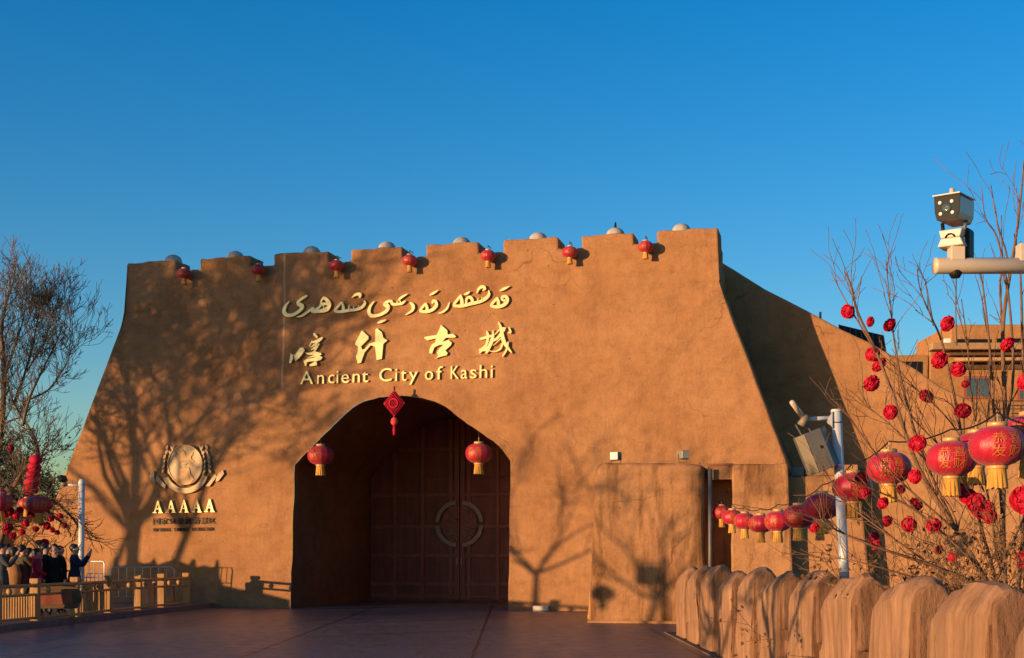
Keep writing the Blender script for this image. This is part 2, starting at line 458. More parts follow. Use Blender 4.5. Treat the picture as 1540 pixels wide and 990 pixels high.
# doors at the back of the passage
UM = FV(692, 835, DP)[0]
arch_n = [(u, z - .0) for u, z in arch]
def z_arch(u):
    for (a, za), (b_, zb_) in zip(arch_n, arch_n[1:]):
        if a <= u <= b_: return za + (zb_ - za) * (u - a) / (b_ - a)
    return 4.33
bm = bmesh.new()
ty = [(0, 0.004)] + [(u, z) for u, z in arch] + [(6.75, 0.004)]
prism(bm, [(u, DP + .02, z) for u, z in ty], [(u, DP + .25, z) for u, z in ty])
obj('tympanum', bm, M_DOOR, gate)
door_rows = [FV(692, y, DP)[1] for y in (897, 879, 836, 792, 744)] + [4.30]
for side in (-1, 1):
    u0, u1 = (0.06, UM - .012) if side < 0 else (UM + .012, 6.69)
    bm = bmesh.new(); box(bm, (u0, DP, .05), (u1, DP + .12, 4.31))
    leaf = obj('door_leaf', bm, M_DOOR, gate)
    bm = bmesh.new()
    cols = [UM + side * (.32 + 1.02 * k) for k in range(3)] + [UM + side * 3.3]
    for k, u in enumerate([UM + side * .09] + cols):
        hw = .09 if k == 0 else .07
        uu0, uu1 = max(u - hw, u0 + .004), min(u + hw, u1 - .004)
        if uu1 > uu0: box(bm, (uu0, DP - .055, .06), (uu1, DP - .002, z_arch((uu0 + uu1) / 2) - .05))
    for z in (5.25,):
        ins = [u for u in [u0 + (u1 - u0) * q / 60 for q in range(61)] if z_arch(u) > z + .12]
        if ins: box(bm, (ins[0], DP - .045, z - .065), (ins[-1], DP - .003, z + .065))
    for z in door_rows:
        box(bm, (u0 + .003, DP - .045, max(.065, z - .065)), (u1 - .003, DP - .003, min(z + .065, 4.27)))
    bevel(obj('panel_frame', bm, M_DOOR_FR, leaf), .012, 1)
    # half of the round carved plate
    cz = FV(693, 788, DP)[1]
    bm = bmesh.new(); R0, R1 = .66, .80
    n = 20; gap = .06
    for s0, s1 in ((-86, -5), (5, 86)):
        pts = [(UM + side * (gap + .0) + side * r * math.cos(R(a)), cz + r * math.sin(R(a))) for r, rngs in ((R1, range(n + 1)), (R0, range(n, -1, -1))) for a in [s0 + (s1 - s0) * k / n for k in rngs]]
        prism(bm, [(u, DP - .12, z) for u, z in pts], [(u, DP - .06, z) for u, z in pts])
    bmesh.ops.recalc_face_normals(bm, faces=bm.faces)
    plate = obj('round_plate', bm, M_MEDAL, leaf)
    pts = [(UM + side * .075, cz + s_ * .63) for s_ in (-1,)] + [(UM + side * (.075 + .555 * math.cos(R(a))), cz + .63 * math.sin(R(a))) for a in range(-84, 85, 8)] + [(UM + side * .075, cz + .63)]
    bm = bmesh.new(); prism(bm, [(u, DP - .085, z) for u, z in pts], [(u, DP - .062, z) for u, z in pts]); bmesh.ops.recalc_face_normals(bm, faces=bm.faces)
    obj('disc_plate', bm, M_DOOR_FR, plate)
    g = random.Random(7 + side)
    for zz in (.30, -.30):
        V, F = [], []
        for q in range(9):
            a = Vector((UM + side * (.14 + g.uniform(0, .34)), DP - .09, cz + zz + g.uniform(-.2, .2)))
            d_ = Vector((g.choice((-.1, .1, .16, 0)), 0, g.choice((-.12, .1, .0, .16))))
            if d_.length < .05: d_ = Vector((.12, 0, .03))
            tube_vf(V, F, [a, a + d_ * .6, a + d_ + Vector((.03, 0, -.03))], .022, 5)
        obj('carved_relief', (V, F), M_MEDAL, plate)
    bm = bmesh.new(); box(bm, (UM + side * .075 - .02, DP - .12, 1.25), (UM + side * .075 + .02, DP - .058, 1.5))
    obj('handle', bm, M_BRASS, leaf)
# round lamps standing behind the merlons
bm = bmesh.new()
lathe(bm, [(.27, -.05), (.275, .08), (.25, .17), (.19, .24), (.10, .285), (.02, .30)], 20)
dome_me = None
dome_px = [(262, 385), (355, 380), (470, 372), (583, 365), (695, 357), (810, 351), (926, 342), (1025, 337)]
for i, (px, py) in enumerate(dome_px):
    u, z = FV(px, py - 6, 1.2)
    if i == 0:
        d0 = obj('roof_dome', bm, M_CONC, gate, True); dm = d0
    else:
        dm = d0.copy(); C.objects.link(dm); dm.parent = gate
    dm.location = (u, 1.15, ZT - .005)
    if i == 6:
        V, F = [], []; tube_vf(V, F, [(0, 0, .28), (0, 0, .46)], [.05, .02], 6)
        obj('finial', (V, F), M_BLACK, dm)

# sloping side wall to the right of the gate
PW = 2.7
ww = thing('sloping_wall', 'plain adobe wall whose top slopes down to the right from the gate', 'wall', W(0, 0, 0), -TH)
def FW(px, py): return FV(px, py, PW + .3)
wt = [FW(*p) for p in ((1098, 402), (1150, 432), (1212, 464), (1265, 493), (1310, 514), (1340, 532), (1381, 556), (1415, 581), (1466, 604), (1490, 632), (1530, 660), (1600, 690))]
wt[0] = (12.4, wt[0][1] + .35)
poly = [(12.4, 0)] + refine(wt, .5, .012, rng) + [(wt[-1][0], 0)]
bm = bmesh.new()
prism(bm, [(u, PW + KB * z, z) for u, z in poly], [(u, PW + 1.3, z) for u, z in poly])
bmesh.ops.recalc_face_normals(bm, faces=bm.faces)
bevel(obj('wall', bm, M_ADOBE, ww), .06, 2)
V, F = [], []
tube_vf(V, F, [(UR + .5, PW + .05, 9.6), (13.6, PW - .05 + .4, 6.5), (15.3, PW + .15, 3.0)], .012, 5)
obj('cable', (V, F), M_GREY, ww)
V, F = [], []
u, z = FW(1233, 476); tube_vf(V, F, [(u, PW + 1, z - .3), (u, PW + 1, z + .25)], .04, 6)
obj('stub_pipe', (V, F), M_GREYLT, ww)
# dark tilted panel on the roof behind the slope
rp = thing('roof_panel', 'black slatted roof panel lying behind the top of the sloping wall', 'roof panel', W(0, 0, 0), -TH)
a = FV(1262, 490, 5.5); q = FV(1328, 506, 5.5); r_ = FV(1332, 530, 5.5); t_ = FV(1262, 505, 5.5)
bm = bmesh.new(); prism(bm, [(p[0], 5.3, p[1]) for p in (a, q, r_, t_)], [(p[0], 6.6, p[1] + .1) for p in (a, q, r_, t_)])
obj('panel', bm, M_BLACK, rp)
V, F = [], []
for k in range(9):
    s_ = k / 8; p0 = (a[0] + (q[0] - a[0]) * s_, 5.28, a[1] + (q[1] - a[1]) * s_); p1 = (t_[0] + (r_[0] - t_[0]) * s_, 5.28, t_[1] + (r_[1] - t_[1]) * s_)
    tube_vf(V, F, [p0, p1], .018, 4)
obj('slat', (V, F), M_GREY, rp)

# ------------------------------------------------------------------ low gatehouse row on the right, 6 m in front
D2 = -6.2
def FR(px, py, d=D2): return FV(px, py, d)
blk = thing('adobe_block', 'squat weathered adobe block with rounded corners beside the gate archway', 'wall', W(0, 0, 0), -TH)
u0 = FR(888, 937)[0]; u1 = FR(1061, 940)[0]; zt = FR(975, 694)[1]
prof = [(u0 - .02, 0), (u0 + .0, 1.2), (u0 + .05, zt - .5), (u0 + .14, zt - .1), (u0 + .32, zt), (u0 + 1.6, zt - .03), (u1 - .5, zt - .05), (u1 - .05, zt - .1), (u1 - .02, 1.5), (u1 + .02, 0)]
pr = refine(prof, .3, .02, rng)
bm = bmesh.new(); prism(bm, [(u, D2 + .02 * z, z) for u, z in pr], [(u, D2 + 3.4, z) for u, z in pr])
bmesh.ops.recalc_face_normals(bm, faces=bm.faces)
bevel(obj('wall', bm, M_ADOBE_OLD, blk), .12, 3)
bm = bmesh.new()     # slim buttress leaning on its left side
pr2 = refine([(u0 - .30, 0), (u0 - .22, 1.2), (u0 - .1, 2.7), (u0 + .1, 3.0), (u0 + .1, 0)], .3, .02, rng)
prism(bm, [(u, D2 + 1.0 + .02 * z, z) for u, z in pr2], [(u, D2 + 3.0, z) for u, z in pr2])
bmesh.ops.recalc_face_normals(bm, faces=bm.faces)
bevel(obj('buttress', bm, M_ADOBE_OLD, blk), .08, 2)
bm = bmesh.new(); box(bm, (u0 - .05, D2 - .09, 0), (u1 + .05, D2 - .012, .06))
obj('plinth', bm, M_ADOBE_PALE, blk)

row = thing('gatehouse_wall', 'low adobe wall with battered piers and a narrow doorway behind the lantern string', 'wall', W(0, 0, 0), -TH)
ztp = FR(1140, 697)[1]
def slab(name, uu0, uu1, d0, d1, z1, lean0, lean1, m_, parent):
    """a wall length whose ends lean out towards the foot"""
    pr = refine([(uu0 - lean0, 0), (uu0, z1), (uu1, z1), (uu1 + lean1, 0)], .35, .018, rng)
    b2 = bmesh.new(); prism(b2, [(u, d0 + .03 * z, z) for u, z in pr], [(u, d1, z) for u, z in pr])
    bmesh.ops.recalc_face_normals(b2, faces=b2.faces)
    return bevel(obj(name, b2, m_, parent), .05, 2)
uA0, uA1 = FR(1100, 800)[0], FR(1184, 700)[0]
slab('pier', uA0, uA1, D2, D2 + 1.6, ztp, .02, .18, M_ADOBE_OLD, row)
uB0, uB1 = FR(1188, 700, D2 + .55)[0], FR(1292, 700, D2 + .55)[0]
slab('pier', uB0 - .2, uB1, D2 + .45, D2 + 1.7, ztp - .28, 0, .33, M_ADOBE_PALE, row)
slab('wall', uB1 - .3, uB1 + 9.5, D2 + 1.0, D2 + 1.8, ztp - .02, 0, 0, M_ADOBE_PALE, row)
bm = bmesh.new(); box(bm, (FR(1211, 700, D2 + .6)[0], D2 + .62, ztp - .27), (uB1 - .02, D2 + 1.6, ztp - .02))
bevel(obj('coping', bm, M_ADOBE_PALE, row), .03, 2)
# doorway
uD0, uD1 = u1 + .02, uA0
bm = bmesh.new(); box(bm, (uD0, D2 + .3, ztp - .34), (uD1, D2 + 1.2, ztp - .02))
obj('lintel', bm, M_ADOBE_OLD, row)
bm = bmesh.new(); box(bm, (uD0, D2 + .26, ztp - .02), (uD1, D2 + 1.2, ztp + .03))
obj('lintel_board', bm, M_WINFR, row)
bm = bmesh.new(); box(bm, (uD0, D2 + .95, 0), (uD1 + .05, D2 + 1.1, ztp - .34))
obj('door', bm, M_ADOBE_OLD, row)
V, F = [], []
uq = FR(1068, 760, D2 + .15)[0]
tube_vf(V, F, [(uq, D2 + .15, 0), (uq, D2 + .15, ztp - .1)], .05, 8)
obj('door_post', (V, F), M_GREY, row, True)
bm = bmesh.new(); box(bm, (FR(1189, 700, D2 + .7)[0], D2 + .7, ztp - .275), (FR(1210, 700, D2 + .7)[0], D2 + 1.3, ztp - .06))
bevel(obj('meter_box', bm, M_GREY, row), .02, 1)

# two small floodlights on the block
for i, (px, lab, rz) in enumerate(((926, 'small cream floodlight box on the left end of the squat adobe block', -.25), (1026, 'small cream floodlight box turned sideways near the right end of the adobe block', .75))):
    u, z = FR(px, 690, D2 + .3)
    t = thing('floodlight', lab, 'floodlight', W(u, D2 + .35, zt - .03), -TH + rz, 'floodlights on the adobe block')
    bm = bmesh.new(); box(bm, (-.11, -.12, .09), (.11, .1, .29)); bevel(obj('housing', bm, M_GREYLT, t), .02, 2)
    bm = bmesh.new(); box(bm, (-.095, -.135, .105), (.095, -.122, .275)); obj('lens', bm, M_ARM, t)
    V, F = [], []; tube_vf(V, F, [(-.12, 0, .2), (-.12, 0, .02), (.12, 0, .02), (.12, 0, .2)], .012, 5); obj('bracket', (V, F), M_GREY, t)

# a small pale stone at the foot of the gate right of the arch
u, z = FU(815, 914)
bm = bmesh.new(); box(bm, (-.22, -.2, 0), (.22, -.02, .15))
o = bevel(obj('stone_block', bm, M_ARM), .015, 2); o.location = W(u, 0, .004); o.rotation_euler = (0, 0, -TH)
prop(o, 'small cream stone block on the paving just right of the archway', 'stone')
# ------------------------------------------------------------------ raised gold lettering on the wall
def on_wall(px, py):
    return FU(px, py)
def wall_pt(u, z, out):
    return (u, dfront(z) - out, z)
def stroke_prism(V, F, pts, out0, out1):
    """brush stroke: pts = (u, z, width) laid on the wall as a raised bar with rounded ends"""
    q = [(p[0], p[1]) for p in pts]
    if len(pts) > 2:
        sm = catmull([tuple(p) for p in pts], 4)
    else:
        sm = [tuple(p) for p in pts]
    Lf, Rt = [], []
    for i, (u, z, wd) in enumerate(sm):
        a = sm[max(0, i - 1)]; b_ = sm[min(len(sm) - 1, i + 1)]
        t = Vector((b_[0] - a[0], b_[1] - a[1]))
        t = t.normalized() if t.length else Vector((1, 0))
        n = Vector((-t.y, t.x)) * max(wd, .012) * .5
        if i == 0: u, z = u - t.x * wd * .25, z - t.y * wd * .25
        if i == len(sm) - 1: u, z = u + t.x * wd * .25, z + t.y * wd * .25
        k = .55 if i in (0, len(sm) - 1) else 1
        Lf.append((u + n.x * k, z + n.y * k)); Rt.append((u - n.x * k, z - n.y * k))
    m = len(sm)
    b0 = len(V)
    for arr, o_ in ((Lf, out1), (Rt, out1), (Lf, out0), (Rt, out0)):
        for u, z in arr: V.append(wall_pt(u, z, o_))
    for i in range(m - 1):
        l, r, lb_, rb_ = b0 + i, b0 + m + i, b0 + 2 * m + i, b0 + 3 * m + i
        F.append((l, r, r + 1, l + 1)); F.append((l, l + 1, lb_ + 1, lb_)); F.append((r + 1, r, rb_, rb_ + 1))
    F.append((b0, b0 + 2 * m, b0 + 3 * m, b0 + m)); e = b0 + m - 1
    F.append((e, e + m, e + 3 * m, e + 2 * m))
def poly_prism(V, F, pts, out0, out1):
    ar = sum(a[0] * b_[1] - b_[0] * a[1] for a, b_ in zip(pts, pts[1:] + pts[:1]))
    if ar < 0: pts = pts[::-1]
    b0 = len(V); n = len(pts)
    for u, z in pts: V.append(wall_pt(u, z, out1))
    for u, z in pts: V.append(wall_pt(u, z, out0))
    F.append(tuple(range(b0, b0 + n)))
    for i in range(n):
        j = (i + 1) % n
        F.append((b0 + j, b0 + i, b0 + n + i, b0 + n + j))
class Z:
    def __init__(s, ox, oy, sc): s.o = (ox, oy); s.sc = sc
    def __call__(s, x, y): return on_wall(s.o[0] + x / s.sc, s.o[1] + y / s.sc)
    def wd(s, w_): return w_ / s.sc * .0200
ZA, ZB_, ZC, ZD = Z(420, 420, 8.556), Z(600, 420, 8.556), Z(430, 480, 9.0), Z(610, 480, 8.556)
def letter(parent, zm, strokes=(), polys=(), m_=None, base=.035, th=.05, name='letter'):
    V, F = [], []; k = 0
    for s_ in strokes:
        pts = [(*zm(x, y), zm.wd(w_)) for x, y, w_ in s_]
        stroke_prism(V, F, pts, base, base + th + .0025 * k); k += 1
    for p in polys:
        poly_prism(V, F, [zm(x, y) for x, y in p], base, base + th + .0025 * k); k += 1
    return obj(name, (V, F), m_ or M_GOLD, parent)

t = thing('arabic_script_lettering', 'topmost line of raised gold Arabic script letters high on the gate wall', 'wall lettering', W(0, 0, 0), -TH)
letter(t, ZA, [[(145, 290, 10), (95, 350, 38), (75, 420, 50), (110, 465, 50), (180, 468, 45), (250, 432, 42), (300, 385, 45), (302, 345, 55), (262, 328, 48), (258, 298, 38), (300, 260, 36), (370, 222, 28)]])
letter(t, ZA, [[(235, 492, 10), (300, 480, 28), (360, 440, 32), (410, 405, 32), (455, 375, 38)]])
letter(t, ZA, [[(430, 425, 38), (530, 418, 46), (620, 395, 60), (658, 340, 46), (640, 290, 46), (585, 242, 38)],
               [(590, 240, 30), (555, 285, 24), (545, 345, 28), (500, 390, 34), (445, 415, 30)], [(545, 335, 34), (590, 325, 40), (650, 320, 40)], [(570, 330, 18), (600, 400, 26)]])
letter(t, ZA, [[(812, 300, 12), (780, 345, 32), (728, 410, 32), (770, 425, 36), (830, 422, 40), (900, 408, 40), (1000, 398, 36), (1070, 370, 40), (1112, 320, 34), (1105, 282, 12)],
               [(815, 302, 20), (835, 360, 36), (835, 420, 40)], [(905, 400, 34), (912, 345, 12)], [(965, 398, 32), (970, 350, 12)], [(1020, 385, 26), (1035, 345, 12)],
               [(948, 245, 10), (995, 207, 34), (1050, 203, 42), (1050, 240, 30)]])
letter(t, ZA, [[(1235, 290, 10), (1180, 360, 35), (1165, 430, 45), (1200, 478, 45), (1290, 470, 40), (1370, 432, 42), (1408, 390, 46), (1400, 345, 55), (1365, 332, 42), (1400, 297, 34), (1450, 290, 34), (1470, 328, 38), (1540, 328, 32), (1590, 318, 34), (1630, 288, 20)],
               [(1275, 570, 15), (1320, 553, 38), (1385, 530, 15)], [(1525, 325, 26), (1530, 285, 14)], [(1550, 268, 26), (1600, 232, 26), (1660, 198, 12)], [(1552, 270, 22), (1580, 312, 22)]])
letter(t, ZB_, [[(155, 308, 22), (192, 350, 45), (180, 410, 34), (97, 465, 12)]])
letter(t, ZB_, [[(352, 312, 12), (330, 345, 32), (285, 408, 32), (320, 424, 36), (375, 422, 42), (440, 400, 42), (490, 345, 45), (480, 292, 34), (447, 285, 28), (440, 320, 22)],
                [(352, 315, 20), (370, 365, 36), (372, 420, 38)], [(405, 212, 12), (450, 190, 30), (515, 150, 10)]])
letter(t, ZB_, [[(515, 445, 10), (570, 430, 26), (630, 380, 28), (660, 300, 8)]])
letter(t, ZB_, [[(802, 210, 12), (775, 255, 32), (715, 338, 32), (760, 352, 36), (825, 350, 42), (940, 322, 42), (1050, 296, 40), (1130, 250, 45), (1168, 200, 34), (1160, 148, 10)],
                [(802, 212, 22), (818, 280, 42), (822, 350, 42)], [(875, 320, 30), (880, 262, 30), (925, 238, 36), (955, 285, 40), (945, 320, 34)], [(850, 207, 14), (890, 190, 30), (922, 168, 12)],
                [(1022, 290, 26), (1028, 248, 12)], [(1075, 280, 26), (1082, 238, 10)], [(1012, 190, 10), (1040, 130, 34), (1088, 104, 38), (1118, 130, 32), (1090, 152, 18)]])
letter(t, ZB_, [[(1272, 240, 12), (1248, 275, 32), (1196, 340, 32), (1230, 360, 36), (1290, 362, 42), (1360, 337, 45), (1402, 285, 45), (1390, 235, 40), (1342, 232, 34), (1335, 268, 30), (1385, 288, 30)],
                [(1272, 242, 22), (1288, 300, 40), (1290, 362, 40)], [(1305, 160, 12), (1360, 132, 34), (1430, 100, 10)]])

t = thing('chinese_lettering', 'middle line of large raised gold Chinese brush characters above the archway', 'wall lettering', W(0, 0, 0), -TH)
letter(t, ZC, [[(370, 325, 22), (440, 295, 24), (505, 260, 36)], [(333, 375, 26), (368, 300, 18)], [(500, 268, 32), (430, 330, 28), (350, 388, 14)], [(462, 345, 34), (410, 390, 34), (355, 420, 14)], [(400, 350, 20), (440, 372, 28), (410, 425, 24), (385, 470, 24)]],
       [[(80, 465), (95, 490), (130, 490), (115, 500), (110, 540), (85, 600), (60, 600), (65, 560)],
        [(130, 500), (160, 460), (210, 395), (250, 395), (270, 430), (240, 480), (200, 530), (150, 575), (135, 550)],
        [(385, 205), (405, 195), (450, 245), (440, 270), (395, 235)],
        [(275, 460), (330, 465), (400, 440), (490, 465), (500, 490), (470, 500), (510, 525), (490, 560), (420, 580), (440, 600), (435, 635), (340, 645), (335, 625), (400, 590), (400, 575), (330, 582), (300, 592), (295, 640), (275, 640), (265, 590), (250, 575), (300, 545), (400, 530), (440, 515), (330, 530), (300, 530), (400, 495), (320, 490)]])
letter(t, ZC, (), [[(1040, 160), (1130, 240), (1130, 275), (1030, 375), (1045, 420), (1080, 410), (1150, 335), (1220, 315), (1225, 150), (1245, 130), (1310, 185), (1330, 260), (1385, 295), (1330, 340), (1310, 545), (1240, 560), (1220, 380), (1160, 360), (1075, 460), (1030, 595), (985, 605), (960, 510), (985, 450), (990, 380), (950, 350), (960, 310), (1000, 240)]])
letter(t, ZD, (), [[(465, 80), (545, 150), (550, 205), (620, 195), (660, 230), (640, 245), (530, 245), (480, 300), (560, 275), (605, 310), (590, 345), (520, 410), (550, 440), (540, 470), (460, 490), (390, 515), (430, 480), (415, 430), (450, 380), (500, 335), (440, 340), (380, 370), (350, 450), (315, 445), (320, 390), (350, 330), (390, 310), (400, 255), (290, 280), (250, 250), (260, 235), (410, 210), (440, 150)]])
letter(t, ZD, [[(970, 262, 30), (1060, 237, 34), (1150, 210, 18)], [(1050, 160, 14), (1068, 220, 38), (1050, 330, 28), (1000, 390, 38), (962, 440, 24)], [(1135, 150, 10), (1130, 240, 38), (1100, 330, 48), (1050, 440, 34)], [(960, 400, 28), (1030, 395, 46), (1100, 350, 38)],
               [(1130, 290, 24), (1200, 242, 34), (1285, 125, 38)], [(1285, 125, 30), (1230, 135, 22), (1160, 205, 12)], [(1205, 45, 14), (1235, 120, 34), (1260, 250, 48), (1292, 330, 44), (1375, 440, 16)],
               [(1140, 345, 12), (1230, 262, 24)], [(1255, 320, 24), (1230, 390, 24), (1160, 423, 14), (1080, 414, 8)], [(1330, 300, 18), (1310, 400, 24), (1260, 485, 18)], [(1340, 115, 16), (1362, 178, 24), (1325, 182, 10)]])

def glyph(ch, font_sz=1.0):
    cu = bpy.data.curves.new('glyph', 'FONT'); cu.body = ch; cu.size = font_sz; cu.resolution_u = 4
    o = bpy.data.objects.new('glyph', cu); C.objects.link(o)
    dg = bpy.context.evaluated_depsgraph_get()
    me = bpy.data.meshes.new_from_object(o.evaluated_get(dg))
    bpy.data.objects.remove(o)
    bm = bmesh.new(); bm.from_mesh(me); bpy.data.meshes.remove(me)
    return bm
def wall_glyph(parent, ch, x0, x1, ybase, hpx, m_, base=.03, th=.045, capn=.73, bold=0.0, fixed=False):
    """one letter of the built-in font stretched between two pixel columns of the wall"""
    bm = glyph(ch)
    xs = [v.co.x for v in bm.verts]; lo, hi = min(xs), max(xs)
    ul, zb_ = on_wall(x0, ybase); ur, _ = on_wall(x1, ybase); _, zt_ = on_wall((x0 + x1) / 2, ybase - hpx)
    sz = (zt_ - zb_) / capn
    for v in bm.verts:
        u = ul + (v.co.x - lo) / (hi - lo) * (ur - ul); z = zb_ + v.co.y * sz
        v.co = (u, dfront(z) - base - th, z)
    r = bmesh.ops.extrude_face_region(bm, geom=bm.faces[:])
    for v in r['geom']:
        if isinstance(v, bmesh.types.BMVert): v.co.y += th
    bmesh.ops.recalc_face_normals(bm, faces=bm.faces)
    return obj('letter', bm, m_, parent)
t = thing('english_lettering', 'thin gold English letters reading Ancient City of Kashi above the arch', 'wall lettering', W(0, 0, 0), -TH)
base_y = lambda x: 578.8 - (x - 455) * (578.8 - 568.6) / (741 - 455)
ZE = lambda x: 400 + x / 3.85
for ch, a, q in (('A', 203, 277), ('n', 301, 340), ('c', 365, 401), ('i', 413, 423), ('e', 441, 484), ('n', 506, 547), ('t', 560, 596), ('C', 660, 731), ('i', 753, 763), ('t', 784, 817), ('y', 832, 882), ('o', 924, 971), ('f', 990, 1026),
                 ('K', 1073, 1120), ('a', 1131, 1169), ('s', 1185, 1222), ('h', 1240, 1284), ('i', 1305, 1316)):
    wall_glyph(t, ch, ZE(a), ZE(q), base_y(ZE((a + q) / 2)), 21, M_GOLD)

# five A's with serifs
t = thing('rating_letters', 'five gold serif capital A letters in a row under the round emblem', 'wall lettering', W(0, 0, 0), -TH)
ZM = Z(215, 655, 6.385)
for (a, q, yb, yt) in ((105, 202, 746, 628), (230, 328, 744, 624), (355, 450, 742, 620), (478, 574, 740, 616), (600, 698, 736, 612)):
    X = lambda s_: a + (q - a) * s_
    Y = lambda s_: yb + (yt - yb) * s_
    pl = [[(.0, 0), (.36, 0), (.36, .07), (.25, .07), (.55, .86), (.47, .98), (.14, .07), (0, .07)],
          [(.5, 1.0), (.58, 1.0), (.92, .07), (1, .07), (1, 0), (.58, 0), (.58, .07), (.68, .07), (.46, .80)],
          [(.24, .30), (.64, .30), (.62, .38), (.28, .38)]]
    letter(t, ZM, (), [[(X(x), Y(y)) for x, y in p] for p in pl], M_GOLD, .03, .05)
# two lines of blackened letters below
t = thing('rating_caption', 'two lines of small blackened letters below the five gold capitals', 'wall lettering', W(0, 0, 0), -TH)
x = 100
for k, ch in enumerate('国家5A级旅游景区'):
    wd = 62 if ch not in '5A' else 30
    xa = 215 + x / 6.385
    wall_glyph(t, ch, xa, xa + wd / 6.385, 655 + (852 - x * .013) / 6.385, 8.6, M_BLACKLET, .02, .03, .8)
    x += wd + (14 if ch != '5' else 6)
x = 104
for ch in 'NATIONAL TOURIST ATTRACTION':
    if ch != ' ':
        xa = 215 + x / 6.385
        wall_glyph(t, ch, xa, xa + (17 if ch != 'I' else 6) / 6.385, 655 + (925 - x * .013) / 6.385, 5.6, M_BLACKLET, .02, .03)
    x += 22.3 if ch != 'I' else 14

M_FIG = simple('emblem_relief_brass', (.44, .25, .095), .5, .25, .5, .2, 9, .15)
# emblem: disc, two leaf sprays, ribbon
t = thing('wall_emblem', 'round bronze emblem with leaf sprays and a ribbon on the shaded wall', 'emblem', W(0, 0, 0), -TH)
el = lambda rx, ry, n=40: [(425 + rx * math.cos(2 * PI * k / n), 285 + ry * math.sin(2 * PI * k / n)) for k in range(n)]
disc = letter(t, ZM, (), [el(168, 192)], M_BRASS, .03, .09, 'disc')
V, F = [], []
ring = [ZM(*p) for p in el(164, 188)]
tube_vf(V, F, [wall_pt(u, z, .125) for u, z in ring + ring[:2]], .022, 6)
obj('rim', (V, F), M_BRASS_HI, disc, True)
letter(disc, ZM, (), [[(356, 166), (368, 140), (386, 122), (400, 138), (418, 158), (432, 190), (458, 188), (476, 180), (502, 164), (499, 184), (486, 202), (482, 226), (514, 250), (506, 259), (468, 242), (446, 242), (420, 244), (395, 256), (360, 244), (330, 240), (334, 229), (368, 226), (382, 206), (376, 184)], [(392, 268), (415, 262), (446, 268), (430, 284), (405, 288)]], M_FIG, .121, .022, 'horse_figure')
letter(disc, ZM, (), [[(372, 322), (385, 305), (400, 318), (420, 302), (440, 318), (458, 306), (468, 325), (475, 365), (512, 425), (470, 465), (425, 473), (375, 462), (335, 425), (365, 375)]], M_FIG, .121, .024, 'wall_figure')
for sx in (-1, 1):
    f_ = lambda x: 425 + sx * (x - 425)
    dx = 0 if sx < 0 else 12
    st = [[(f_(300) + dx, 100, 10), (f_(262) + dx, 190, 12), (f_(250) + dx, 290, 12), (f_(262) + dx, 380, 10)]]
    pl = []
    for k in range(6):
        y = 115 + k * 46
        for side, xx in ((-1, 205 - (k - 2.5) * 4 + (k < 2) * 14), (1, 262 - (k > 2) * 12 + (k < 1) * 16)):
            cx_, cy_ = f_(xx) + dx, y + (10 if side > 0 else 0)
            lx = sx * -1
            d1 = (-16 if side < 0 else 18) * -sx * -1
            tx = (-.45 if side < 0 else .55) * (1 if sx < 0 else -1); ln = math.hypot(tx, 1); ax = (tx / ln, -1 / ln); nx_ = (ax[1], -ax[0])
            pl.append([(cx_ + ax[0] * a_ + nx_[0] * b_, cy_ + ax[1] * a_ + nx_[1] * b_) for a_, b_ in ((-24, 0), (-8, 11), (10, 10), (30, 0), (10, -10), (-8, -11))])
    letter(t, ZM, st, pl, M_BRASS, .03, .045, 'leaf_spray')
ang = lambda a, r: (418 + 215 * r * math.cos(R(a)), 335 + 215 * r * math.sin(R(a)))
letter(t, ZM, (), [[ang(a, 1.04) for a in range(160, 12, -8)] + [ang(a, .80) for a in range(14, 164, 8)]], M_BRASS, .03, .07, 'ribbon')
letter(t, ZM, (), [[(145, 385), (230, 480), (222, 515), (130, 435)], [(90, 350), (120, 345), (122, 400), (135, 465), (85, 435), (75, 390)]], M_BRASS, .03, .05, 'ribbon_tail')
letter(t, ZM, (), [[(705, 370), (718, 400), (650, 490), (612, 490)], [(778, 330), (790, 370), (735, 440), (708, 445), (722, 380)]], M_BRASS, .03, .05, 'ribbon_tail')

